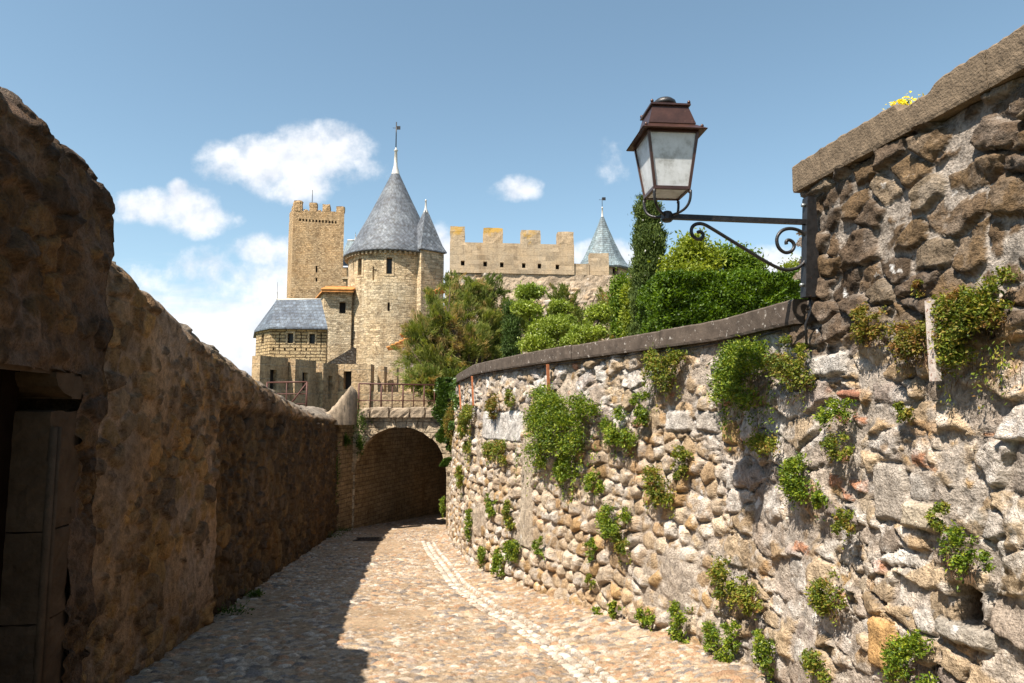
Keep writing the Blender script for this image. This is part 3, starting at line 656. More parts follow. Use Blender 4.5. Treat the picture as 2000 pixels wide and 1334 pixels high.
def wall_section(name, Yg, ztop, root, push, pattern_c, thick=.55, hole=None, crown=.16, mat=M_LW, sunkf=None, rough=.0):
    nfront = 230; nc = 26; rows = []; cols = []
    Yg = np.array(Yg); zt = ztop(Yg); zb = road_z(Yg)-.3; x0 = lw_x(Yg); nx, ny = .9938, .1113
    # cross-section parameter
    T = np.linspace(0, 1, nfront); z = zb[None]+(zt-zb)[None]*T[:, None]; Y = np.repeat(Yg[None], nfront, 0)
    sunk = sunkf(Y, z) if sunkf else np.zeros_like(Y)
    h, c = left_pattern(Y, z, sunk)
    # top edge rounds away
    rw_ = .20; rnd = np.clip((z-(zt[None]-rw_))/rw_, 0, 1)
    h = h+push-.05*sunk-.17*rnd**1.35+rough*(fbm(Y*5, z*5, 5, 377, .6)-.5)
    cf = (ss(.35, .9, rnd+.5*(fbm(Y*6, z*6, 4, 378)-.5)))[..., None]; c = c*(1-cf)+np.array([.30,.245,.19])*(.6+.75*fbm(Y*6, z*6, 5, 379))[..., None]*cf
    F0 = np.stack([x0[None]+nx*h, Y+ny*h, z], -1)
    a = np.linspace(0, 1, nc)[1:]
    lump = .045*(fbm(Yg*3, Yg*0, 4, 370)-.5)
    prof_o = thick*a; prof_z = crown*np.sin(a*math.pi*.75)*1.0
    Yc = np.repeat(Yg[None], nc-1, 0); zc = zt[None]+prof_z[:, None]+lump[None]*np.sin(a*math.pi)[:, None]+.05*(fbm(Yc*7, prof_o[:, None]*7+Yc*0, 4, 371)-.5)*np.sin(np.minimum(a, .5)*math.pi)[:, None]
    xo = push-.17-prof_o[:, None]
    F1 = np.stack([x0[None]+nx*xo, Yc+ny*xo, zc], -1)
    cc1 = np.array([.30,.25,.20])*(.6+.75*fbm(Yc*6, prof_o[:, None]*6+Yc*0, 5, 372))[..., None]*np.ones(3)
    xb = push-.17-thick; F2 = np.stack([x0+nx*xb, Yg+ny*xb, zb-2], -1)[None]
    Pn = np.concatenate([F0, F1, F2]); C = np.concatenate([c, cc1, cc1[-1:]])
    if pattern_c is not None: C = C*pattern_c
    keep = np.ones((Pn.shape[0]-1, Pn.shape[1]-1), bool)
    if hole is not None:
        Yc_ = (Pn[:-1, :-1, 1]+Pn[1:, 1:, 1])/2; zc_ = (Pn[:-1, :-1, 2]+Pn[1:, 1:, 2])/2
        ins = (Yc_ > hole[0]) & (Yc_ < hole[1]) & (zc_ < hole[2]); ins[nfront-1:] = False; keep &= ~ins
    # end caps
    ev = []; ef = []
    for e in (0, Pn.shape[1]-1):
        col_ = Pn[::6, e]; b0 = len(ev); bx = x0[e]+nx*xb; by = Yg[e]+ny*xb
        for p in col_: ev += [tuple(p), (bx, by, min(p[2], zt[e]))]
        for i in range(len(col_)-1): ef.append((b0+2*i, b0+2*i+2, b0+2*i+3, b0+2*i+1))
    return grid_mesh(name, Pn, mat, root, C, keep=keep, extra=(ev, ef, (.12,.09,.06)))
def build_left():
    root = empty('lane_wall', (-3.5, 10, -.8), 'long brown rubble wall in shade on the left, its worn top lit by the sun', 'wall')
    pts = [(188,488),(225,512),(262,548),(300,585),(340,622),(385,660),(430,694),(500,742),(550,772),(600,796),(630,806)]
    Yk = []; Zk = []
    for a, b in pts:
        y = lw_Y(a, b); Yk.append(y); Zk.append(P(a, b, y).z)
    Yk.append(16.4); Zk.append(P(652, 806, 16.4).z)
    ztop = lambda Y: np.interp(Y, Yk, Zk)-.05+.16*ss(15.5, 6., Y)+.015*np.sin(Y*9)
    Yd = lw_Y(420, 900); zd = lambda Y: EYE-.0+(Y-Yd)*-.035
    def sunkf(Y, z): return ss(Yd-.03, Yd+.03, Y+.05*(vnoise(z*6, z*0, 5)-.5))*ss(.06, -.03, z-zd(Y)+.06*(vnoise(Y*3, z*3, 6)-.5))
    Yg = [4.35]
    while Yg[-1] < 16.4: Yg.append(Yg[-1]+.0032*Yg[-1])
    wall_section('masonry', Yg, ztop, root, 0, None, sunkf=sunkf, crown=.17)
    # upswept end of the wall against the bridge
    m = MB(); pts = [P(628,812,15.8), P(645,800,15.9), P(662,782,16.0), P(676,765,16.1), P(686,753,16.2), P(694,760,16.3)]
    V_ = []; prof = [(-.20,-.5),(-.22,-.10),(-.15,.03),(0,.09),(.15,.03),(.20,-.10),(.20,-.5)]
    q = []
    for i in range(len(pts)-1):
        for k in range(4): q.append(pts[i].lerp(pts[i+1], k/4))
    q.append(pts[-1]); rr = random.Random(2)
    for p in q:
        for o, dz in prof: V_.append((p.x+.12*dz*0, p.y-o*1.2+rr.uniform(-.02,.02), p.z-.09+dz+rr.uniform(-.02,.02)) if dz > -.4 else (p.x, p.y-o*1.2, EYE-.35))
    k = 7; n = len(q); F_ = [(i*k+j, (i+1)*k+j, (i+1)*k+j+1, i*k+j+1) for i in range(n-1) for j in range(k-1)]
    F_ += [tuple(range(k)), tuple((n-1)*k+j for j in range(k-1, -1, -1))]
    m.add(V_, F_, smooth=True); m.build('upswept_end', M_SLAB, root)
    # tall section with the doorway
    r2 = empty('doorway_wall', (-2.6, 3.5, -.3), 'taller dark wall with a stone doorway at the left edge, its rounded top against the sky', 'wall')
    tp = [(0,165),(50,200),(100,250),(150,305),(182,345),(196,372)]
    Yk2 = [-4, 2.5]; Zk2 = [P(0,165,3.5).z]*2
    for a, b in tp:
        y = lw_Y(a, b)+0; Yk2.append(y); Zk2.append(P(a, b, y).z-.09)
    Yk2 += [Yk2[-1]+.015]; Zk2 += [P(196,400,Yk2[-1]).z-.12]
    zt2 = lambda Y: np.interp(Y, Yk2, Zk2)+.14
    Yg2 = list(np.arange(-4, 2.4, .08))+list(np.arange(2.4, Yk2[-1]+.001, .011))
    doorY = (2.75, lw_Y(66, 1000), P(40, 762, 3.65).z)
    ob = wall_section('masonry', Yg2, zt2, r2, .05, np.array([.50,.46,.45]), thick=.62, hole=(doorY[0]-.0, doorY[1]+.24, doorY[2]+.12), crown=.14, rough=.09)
    # dressed jamb, lintel corbel, door
    nx, ny = .9938, .1113
    def at(Y, off, z): return Vector((lw_x(Y)+nx*off, Y+ny*off, z))
    def blk(mb, Y0, Y1, z0, z1, o0, o1, seed): mb.rough([tuple(at(Y0,o1,0))[:2], tuple(at(Y1,o1,0))[:2], tuple(at(Y1,o0,0))[:2], tuple(at(Y0,o0,0))[:2]], z0, z1, .05, .008, seed)
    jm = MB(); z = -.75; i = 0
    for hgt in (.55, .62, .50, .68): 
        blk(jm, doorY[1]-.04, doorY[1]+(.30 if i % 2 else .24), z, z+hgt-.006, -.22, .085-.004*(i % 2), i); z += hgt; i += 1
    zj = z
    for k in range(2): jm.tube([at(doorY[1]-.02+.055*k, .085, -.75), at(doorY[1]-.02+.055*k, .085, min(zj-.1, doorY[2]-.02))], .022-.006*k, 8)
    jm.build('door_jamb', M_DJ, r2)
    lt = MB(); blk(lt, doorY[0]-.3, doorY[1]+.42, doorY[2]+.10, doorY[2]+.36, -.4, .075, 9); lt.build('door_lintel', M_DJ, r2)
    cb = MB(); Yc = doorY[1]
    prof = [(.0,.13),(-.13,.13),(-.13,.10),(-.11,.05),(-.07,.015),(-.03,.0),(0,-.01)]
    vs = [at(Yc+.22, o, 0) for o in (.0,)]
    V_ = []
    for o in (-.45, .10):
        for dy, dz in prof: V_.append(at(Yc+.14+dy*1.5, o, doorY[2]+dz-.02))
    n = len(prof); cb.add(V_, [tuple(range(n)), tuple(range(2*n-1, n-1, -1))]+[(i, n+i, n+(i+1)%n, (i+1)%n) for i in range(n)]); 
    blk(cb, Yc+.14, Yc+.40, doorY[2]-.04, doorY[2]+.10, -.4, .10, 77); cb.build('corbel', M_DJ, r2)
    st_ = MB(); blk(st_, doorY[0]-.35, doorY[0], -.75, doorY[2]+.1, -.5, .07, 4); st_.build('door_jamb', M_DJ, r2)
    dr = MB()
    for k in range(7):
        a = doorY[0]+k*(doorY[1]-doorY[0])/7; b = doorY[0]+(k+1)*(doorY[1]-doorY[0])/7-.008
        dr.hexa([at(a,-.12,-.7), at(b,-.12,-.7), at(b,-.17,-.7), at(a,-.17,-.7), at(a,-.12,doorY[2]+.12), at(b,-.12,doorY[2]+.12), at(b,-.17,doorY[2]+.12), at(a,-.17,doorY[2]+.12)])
    dr.build('shade_black_door', M_DOORSHADE, r2)  # leaf set forward, coloured near-black for the deep shade of the reveal
M_SLAB = m_plain('worn_pale_slab', (.27, .21, .15), .95, .1, 0, .4, 9, .02, (.14, .11, .085), .6)
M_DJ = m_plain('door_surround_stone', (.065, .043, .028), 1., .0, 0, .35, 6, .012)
build_left()

# ------------------------------------------------------------------ passage wall beyond, and the arch bridge
def build_bridge():
    r = empty('passage_wall', (-3.3, 19, -1.5), 'curving coursed stone wall passing under the arch at the end of the lane', 'wall')
    pl = [(-4.15,15.9),(-4.05,16.6),(-3.75,17.6),(-3.2,19.4),(-2.5,21.6),(-1.4,24.2),(.4,26.5)]
    sv, xs, ys, tx, ty = poly_fn(pl, .6); m = MB(); zt = lambda y: EYE-.08
    V_ = []; F_ = []; UV = []
    zs = np.linspace(-2.6, EYE-.02, 14)
    for i in range(0, len(sv), 4):
        for z in zs: V_.append((xs[i], ys[i], z))
    n = len(range(0, len(sv), 4)); k = len(zs)
    for i in range(n-1):
        for j in range(k-1):
            F_.append((i*k+j, (i+1)*k+j, (i+1)*k+j+1, i*k+j+1)); UV.append([(sv[i*4], zs[j]), (sv[i*4+4], zs[j]), (sv[i*4+4], zs[j+1]), (sv[i*4], zs[j+1])])
    m.add(V_, F_, UV)
    V2 = []; 
    for i in range(0, len(sv), 4):
        V2 += [(xs[i], ys[i], EYE-.02), (xs[i]-ty[i]*.5, ys[i]+tx[i]*.5, EYE-.02), (xs[i]-ty[i]*.5, ys[i]+tx[i]*.5, -4)]
    m.add(V2, [(i*3+j, (i+1)*3+j, (i+1)*3+j+1, i*3+j+1) for i in range(n-1) for j in range(2)])
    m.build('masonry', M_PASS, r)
    # bridge
    Yf = 17.05; Yb = 18.5
    r = empty('arch_bridge', (-2.8, 17.5, -1.3), 'small stone footbridge with a round arch crossing the lane between the two walls', 'bridge')
    cx = P(783, 900, Yf).x; rad = 88/FPX*Yf; zc = P(783, 923, Yf).z; xl = P(655, 860, Yf).x; xr = .3; ztop = P(783, 812, Yf).z
    na = 40; arc = [(cx+rad*math.cos(a), zc+rad*math.sin(a)) for a in np.linspace(math.pi, 0, na)]
    m = MB(); V_ = []; F_ = []
    outer = []
    for (x, z) in arc: outer.append((x, ztop))
    for (x, z), (xo, zo) in zip(arc, outer): V_ += [(x, Yf, z), (xo, Yf, zo)]
    F_ = [(2*i, 2*i+2, 2*i+3, 2*i+1) for i in range(na-1)]
    m.add(V_, F_)
    m.add([(xl, Yf, -2.2), (cx-rad, Yf, -2.2), (cx-rad, Yf, ztop), (xl, Yf, ztop)], [(0,1,2,3)])
    m.add([(cx+rad, Yf, -2.2), (xr, Yf, -2.2), (xr, Yf, ztop), (cx+rad, Yf, ztop)], [(0,1,2,3)])
    m.add([(xl, Yb, -2.2), (xr, Yb, -2.2), (xr, Yb, ztop), (xl, Yb, ztop), (xl, Yf, ztop), (xr, Yf, ztop)], [(4,5,2,3)])
    fb = []
    for i, (x, z) in enumerate(arc): fb += [(x, Yb, z), (x, Yb, ztop)]
    m.add(fb, [(2*i+1, 2*i+3, 2*i+2, 2*i) for i in range(na-1)])
    m.build('spandrel_wall', M_ARCH, r)
    v = MB(); V_ = []; UV = []
    for i, (x, z) in enumerate(arc): V_ += [(x, Yf+.02, z), (x, Yb, z)]
    v.add(V_, [(2*i, 2*i+1, 2*i+3, 2*i+2) for i in range(na-1)], [[(i*.1, 0), (i*.1, 3), (i*.1+.1, 3), (i*.1+.1, 0)] for i in range(na-1)])
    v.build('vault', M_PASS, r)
    rg = MB(); rr = random.Random(8); nst = 15
    for i in range(nst):
        a0 = math.pi*(1-i/nst)-.006; a1 = math.pi*(1-(i+1)/nst)+.006; w_ = rr.uniform(.33, .43)*(1.12 if abs(i-7) < 2 else 1)
        o = rr.uniform(.03, .07); ri = rad-rr.uniform(-.01, .02)
        pp = lambda a, q, y: (cx+q*math.cos(a), y, min(zc+q*math.sin(a), ztop-.01))
        q = [(a0, ri), (a1, ri), (a1, ri+w_), (a0, ri+w_)]
        vs = [pp(a, d, Yf-o) for a, d in q]+[pp(a, d, Yf+.3) for a, d in q]
        rg.add(vs, [(0,3,2,1) if False else (0,1,2,3),(7,6,5,4),(0,4,5,1),(1,5,6,2),(2,6,7,3),(3,7,4,0)])
    rg.build('arch_ring', M_ARCH, r)
    # slab edge stones
    px = [(700,722),(722,760),(760,800),(800,830),(830,858),(858,885)]
    sl = MB()
    for i, (a, b) in enumerate(px):
        A_ = P(a, 810, Yf-.15); B_ = P(b, 810, Yf-.15); zt = P(a, 796+rr.uniform(-1, 2), Yf-.15).z
        sl.rough([(A_.x+.01, Yf-.17), (B_.x-.01, Yf-.17), (B_.x-.01, Yf+.35), (A_.x+.01, Yf+.35)], P(a, 815, Yf).z, zt, .07, .025, i+50)
    sl.build('edge_slabs', M_SLAB, r)
    dk = MB(); dk.box(xl, xr, Yf+.36, Yb+.05, ztop-.08, ztop+.05); dk.build('deck', M_MERL, r)
    # drain in the lane
    dr = MB(); c = ground_hit(722, 1056); z = float(road_z(np.array(c[1])))+.035
    for k in range(9): dr.box(c[0]-.28+k*.063, c[0]-.28+k*.063+.04, c[1]-.16, c[1]+.16, z-.02, z)
    dr.box(c[0]-.31, c[0]+.30, c[1]-.19, c[1]-.16, z-.02, z+.002); dr.box(c[0]-.31, c[0]+.30, c[1]+.16, c[1]+.19, z-.02, z+.002)
    o = dr.build('drain_grate', M_IRON); tag(o, 'dark iron drain grate set in the shaded cobbles near the arch', 'drain')
build_bridge()

def railing(name, label, pts, hgt, nposts, mids, post_h=None):
    r = empty(name, pts[0], label, 'railing')
    A_, B_ = Vector(pts[0]), Vector(pts[1]); up = Vector((0,0,1))
    m = MB(); m.tube([A_+up*hgt, B_+up*hgt], .022, 6); m.build('top_rail', M_RAIL, r)
    for f in mids: m = MB(); m.tube([A_+up*hgt*f, B_+up*hgt*f], .013, 5); m.build('rail', M_RAIL, r)
    for i in range(nposts+1):
        p = A_.lerp(B_, i/nposts); m = MB(); m.tube([p, p+up*hgt], .022 if i % 2 == 0 else .014, 5); m.build('post', M_RAIL, r)
    return r
a = P(700, 808, 17.5); b = P(868, 806, 18.6); a.z = b.z = P(780, 806, 17.3).z
railing('metal_railing', 'dark red metal railing running along the top of the arch bridge', (a, b), .74, 8, (.12, .42))
a = P(520, 800, 17.0); b = P(598, 800, 16.6); a.z = b.z = EYE-.15
q = railing('metal_railing', 'short dark red railing behind the left wall, with a slanting brace', (a, b), .82, 2, (.35, .65))
m = MB(); m.tube([b+Vector((-.55, .1, .1)), b+Vector((0, 0, .8))], .02, 5); m.build('brace', M_RAIL, q)

# ------------------------------------------------------------------ nearer battlement
def build_battlement():
    r = empty('battlement', (-6, 22, 0), 'low crenellated parapet of brown ashlar with slotted merlons below the round tower', 'battlement')
    u = Vector((.42, .907, 0)); v = Vector((.907, -.42, 0))
    def mer(px, Y, topy, wl, wd, slot=True, dark_label=None):
        c = P(px, 740, Y); zt = P(px, topy, Y).z; zb = .2
        f = [c-v*wl, c, c+u*wd, c-v*wl+u*wd]; m = MB()
        capz = zt-.42
        if slot:
            s0, s1 = wd*.36, wd*.60; zs = zt-.40; z0 = zt-1.15
            for a, b, z_a, z_b in ((0, s0, zb, zt), (s1, wd, zb, zt), (s0, s1, zs, zt), (s0, s1, zb, z0)):
                m.rough([tuple(c-v*wl+u*a)[:2], tuple(c+u*a)[:2], tuple(c+u*b)[:2], tuple(c-v*wl+u*b)[:2]], z_a, z_b, .3, .006, px+int(a*10))
        else: m.rough([tuple(q)[:2] for q in f], zb, zt, .2, .02, px)
        m.build('merlon', M_MERL, r)
        if slot:
            d = MB(); a, b = c-v*wl*.45+u*(s0-.01), c-v*wl*.45+u*(s1+.01)
            d.hexa([(a.x,a.y,z0-.01),(a.x-.02,a.y+.02,z0-.01),(b.x-.02,b.y+.02,z0-.01),(b.x,b.y,z0-.01),(a.x,a.y,zs+.01),(a.x-.02,a.y+.02,zs+.01),(b.x-.02,b.y+.02,zs+.01),(b.x,b.y,zs+.01)])
            d.build('arrow_slot', M_DARK, r)
    mer(507, 20.0, 694, .33, 1.15)
    mer(576, 21.0, 701, .33, .95)
    mer(631, 22.0, 709, .32, .75)
    # frontal merlons
    def front(a, b, topy, Y, dep, slot=None):
        A_ = P(a, 740, Y); B_ = P(b, 740, Y); zt = P(a, topy, Y).z; m = MB(); zb = .2
        if slot:
            s0 = P(slot[0], 740, Y).x; s1 = P(slot[1], 740, Y).x; z1 = P(a, slot[2], Y).z; z0 = P(a, slot[3], Y).z
            for x0, x1, za, zb_ in ((A_.x, s0, zb, zt), (s1, B_.x, zb, zt), (s0, s1, z1, zt), (s0, s1, zb, z0)): m.rough([(x0,Y),(x1,Y),(x1,Y+dep),(x0,Y+dep)], za, zb_, .3, .006, a+int(x0*10))
            m.build('merlon', M_MERL, r); d = MB(); d.box(s0-.01, s1+.01, Y+dep*.5, Y+dep*.55, z0-.01, z1+.01); d.build('arrow_slot', M_DARK, r)
        else: m.rough([(A_.x,Y),(B_.x,Y),(B_.x,Y+dep),(A_.x,Y+dep)], zb, zt, .2, .02, a); m.build('merlon', M_MERL, r)
    front(655, 724, 711, 22.9, .6, (671, 686, 725, 760)); front(737, 750, 714, 23.4, .6); front(752, 775, 717, 24.2, .5); front(778, 803, 720, 23.6, .6); front(812, 835, 722, 23.7, .6); front(845, 868, 724, 23.8, .6)
    w_ = MB(); pts = [P(487,760,19.9), P(507,760,19.9), P(656,760,22.7), P(900,760,23.7), P(900,760,24.3), P(640,760,23.4)]
    w_.prism([tuple(p)[:2] for p in pts], -4, P(560, 762, 21).z); w_.build('parapet_base', M_MERL, r)
build_battlement()

# ------------------------------------------------------------------ castle
def face_map(A_, B_):      # u metres from A to B, v = z, w inward
    A_ = Vector((A_[0], A_[1], 0)); B_ = Vector((B_[0], B_[1], 0)); t = (B_-A_).normalized(); n = Vector((-t.y, t.x, 0))
    return (lambda u, v, w_: A_+t*u+n*w_+Vector((0, 0, v))), (B_-A_).length
def finial(c, h0, h1, root, vane=False, r0=.2):
    m = MB(); m.lathe(c, [(r0, 0), (r0*.45, h0*.35), (r0*.3, h0*.9), (r0*.5, h0*.93), (r0*.2, h0), (r0*.15, h0*1.05)], 12); m.build('finial', M_LEAD, root)
    if h1:
        p = Vector(c)+Vector((0,0,h0)); m = MB(); m.tube([p, p+Vector((0,0,h1))], r0*.13, 5)
        if vane:
            m.box(p.x+.02, p.x+.32, p.y-.015, p.y+.015, p.z+h1*.72, p.z+h1*.72+.28); m.tube([p+Vector((-.28,0,h1*.78)), p+Vector((.1,0,h1*.78))], .02, 4)
        m.build('weather_vane', M_IRON, root)
def build_round_tower():
    Y = 52.; cx = P(768, 600, Y).x; Rr = 88.5/FPX*Y; zt = P(768, 487, Y-Rr).z; zb = -2.
    r = empty('round_tower', (cx, Y, 0), 'round pale stone tower with a tall conical slate roof and weather vane', 'tower')
    mapf = lambda u, v, w_: Vector((cx+(Rr-w_)*math.sin(u/Rr), Y-(Rr-w_)*math.cos(u/Rr), v))
    def hole(px, py, w_, h_):   # photo window to arc coordinates
        a = 0
        for _ in range(8):
            q = P(px, py, Y-Rr*math.cos(a)); a = math.asin(max(-1, min(1, (q.x-cx)/Rr)))
        q = P(px, py, Y-Rr*math.cos(a)); s_ = (Y-Rr)/FPX; hw = w_*s_/2/max(.4, math.cos(a)); return (a*Rr-hw, a*Rr+hw, q.z-h_*s_/2, q.z+h_*s_/2)
    wins = [hole(703, 521, 9, 34), hole(760, 519, 11, 33)]; slits = [hole(759, 599, 4.5, 17), hole(729, 534, 3, 28), hole(725, 520, 12, 2.5), hole(692, 655, 3, 17), hole(690, 520, 2, 22)]
    slits[2] = (slits[1][1]+.001, slits[1][1]+.2, slits[1][3]-.3, slits[1][3]-.22)
    m = MB(); panel(m, mapf, np.linspace(-math.pi*Rr, math.pi*Rr, 97), np.linspace(zb, zt, 6), wins+slits, .45); 
    o = m.build('wall', M_TOW, r)
    for p in o.data.polygons: p.use_smooth = False
    wobs = [pane(mapf, h, .42, 'window', M_GLASSD, r) for h in wins]
    for h in slits: pane(mapf, h, .42, 'arrow_slit', M_DARK, r)
    for h in wins:
        m = MB()
        for (a, b, c, d) in ((h[0]-.16, h[0]-.002, h[2]-.15, h[3]+.14), (h[1]+.002, h[1]+.16, h[2]-.15, h[3]+.14), (h[0], h[1], h[3]+.002, h[3]+.14), (h[0], h[1], h[2]-.15, h[2]-.002)):
            m.hexa([mapf(a,c,-.03), mapf(b,c,-.03), mapf(b,c,.05), mapf(a,c,.05), mapf(a,d,-.03), mapf(b,d,-.03), mapf(b,d,.05), mapf(a,d,.05)])
        m.build('window_frame', M_ASH, wobs.pop(0))
    za = P(772, 333, Y).z; H = za-zt
    m = MB(); m.lathe((cx, Y, zt), [(Rr-.05, -.12), (Rr+.36, -.10), (Rr+.38, .0), (Rr*.93, H*.13), (Rr*.80, H*.26), (Rr*.60, H*.44), (Rr*.36, H*.68), (Rr*.05, H)], 96); m.build('conical_roof', M_SLATE, r)
    for k in range(64):
        a = 2*math.pi*k/64
        if math.sin(a) > .25: continue
        cn = MB(); cn.hexa([(cx+q*math.cos(a+d), Y+q*math.sin(a+d), zt+z) for z in (-.30, -.125) for q, d in ((Rr, -.02), (Rr+.26, -.02), (Rr+.26, .02), (Rr, .02))]); cn.build('eaves_bracket', M_ASH, r)
    finial((cx, Y, zt+H-.35), 2.1, 2.2, r, True, .34)
    # square stair turret with its own roof, one corner towards us
    tc_ = Vector((P(824, 600, 48.9).x, 50.35, 0)); hd = 1.42; ztt = P(824, 487, 49).z
    foot = [tc_+Vector((math.sin(a)*hd, -math.cos(a)*hd, 0)) for a in (R(-4), R(86), R(176), R(266))]
    m = MB(); m.prism([tuple(p)[:2] for p in foot], -2, ztt+.05); m.build('stair_turret', M_TOW, r)
    apex = P(819, 408, 50.35).z; V_ = []
    for k_, (f, z) in enumerate(((1.16, ztt-.02), (1.16, ztt+.06), (.93, ztt+.55), (.10, apex-.1))): V_ += [tuple(tc_+(p-tc_)*f)[:2]+(z,) for p in foot]
    m = MB(); m.add(V_, [(l*4+i, l*4+(i+1)%4, l*4+4+(i+1)%4, l*4+4+i) for l in range(3) for i in range(4)]+[(3,2,1,0),(12,13,14,15)]); m.build('turret_roof', M_SLATE, r)
    finial((tc_.x, tc_.y, apex-.3), 1.0, 0, r, False, .18)
build_round_tower()

def build_keep():
    Y = 72; r = empty('square_keep', (P(618,500,Y).x, Y, 0), 'tall square stone tower with a broken crenellated top behind the slate roofs', 'tower')
    A_ = P(571, 480, Y); B_ = P(671, 480, Y+.6); zb = 0; ztop = P(620, 411, Y).z
    C_ = P(563, 480, Y+5.0)
    mapf, W = face_map(A_, B_); us = lambda px: (px-571)/(671-571)*W
    zz = lambda py: P(620, py, Y).z
    slits = [(us(617.5), us(621), zz(531), zz(518)), (us(618), us(621.5), zz(549), zz(541))]
    holes = [(us(582.5+i*6.4), us(586+i*6.4), zz(431.5+i*.25), zz(426.5+i*.25)) for i in range(12)]
    m = MB(); panel(m, mapf, np.linspace(0, W, 9), np.linspace(zb, ztop, 9), slits+holes, .5)
    n = Vector((-(B_-A_).normalized().y, (B_-A_).normalized().x, 0)); D_ = P(667, 480, Y+5); Cc = Vector((C_.x, C_.y, 0))
    Az = Vector((A_.x, A_.y, 0)); Bz = Vector((B_.x, B_.y, 0)); Z = lambda p, z: (p.x, p.y, z)
    m.add([Z(Az,zb),Z(Cc,zb),Z(Cc,ztop),Z(Az,ztop),Z(Bz,zb),Z(D_,zb),Z(D_,ztop),Z(Bz,ztop)], [(1,0,3,2),(4,5,6,7),(5,1,2,6),(3,7,6,2)]); m.build('wall', M_KEEP, r)
    for h in slits: pane(mapf, h, .45, 'arrow_slit', M_DARK, r)
    for h in holes: pane(mapf, h, .45, 'beam_hole', M_DARK, r)
    def mer(a, b, ty, base, sd, dep=.7):
        p = mapf(us(a), 0, 0); q = mapf(us(b), 0, 0); n_ = mapf(0, 0, dep)-mapf(0, 0, 0); k = MB()
        k.rough([tuple(p)[:2], tuple(q)[:2], tuple(q+n_)[:2], tuple(p+n_)[:2]], zz(base), zz(ty), .3, .07, sd); k.build('merlon', M_KEEP, r)
    mer(571, 588, 390, 411.5, 1); mer(601, 617, 393, 411.5, 2); mer(627, 643, 396, 411.5, 3); mer(654, 671, 399, 411.5, 4)
    for i, (a, b, ty) in enumerate(((590, 599, 407), (618.5, 624.5, 408), (644, 652, 409.5))): mer(a, b, ty, 411.5, 10+i)
    # side merlons
    for i, f in enumerate((.0, .38, .75)):
        p = Az.lerp(Cc, f); q = Az.lerp(Cc, f+.2); k = MB(); t = Vector((.7, 0, 0))
        k.rough([tuple(p)[:2], tuple(p+t)[:2], tuple(q+t)[:2], tuple(q)[:2]], ztop-.02, zz(391.5), .3, .06, 30+i); k.build('merlon', M_KEEP, r)
    k = MB(); p = mapf(us(606), 0, .3); k.tube([(p.x, p.y, zz(393)), (p.x, p.y, zz(368))], .035, 5); k.build('lightning_rod', M_IRON, r)
build_keep()

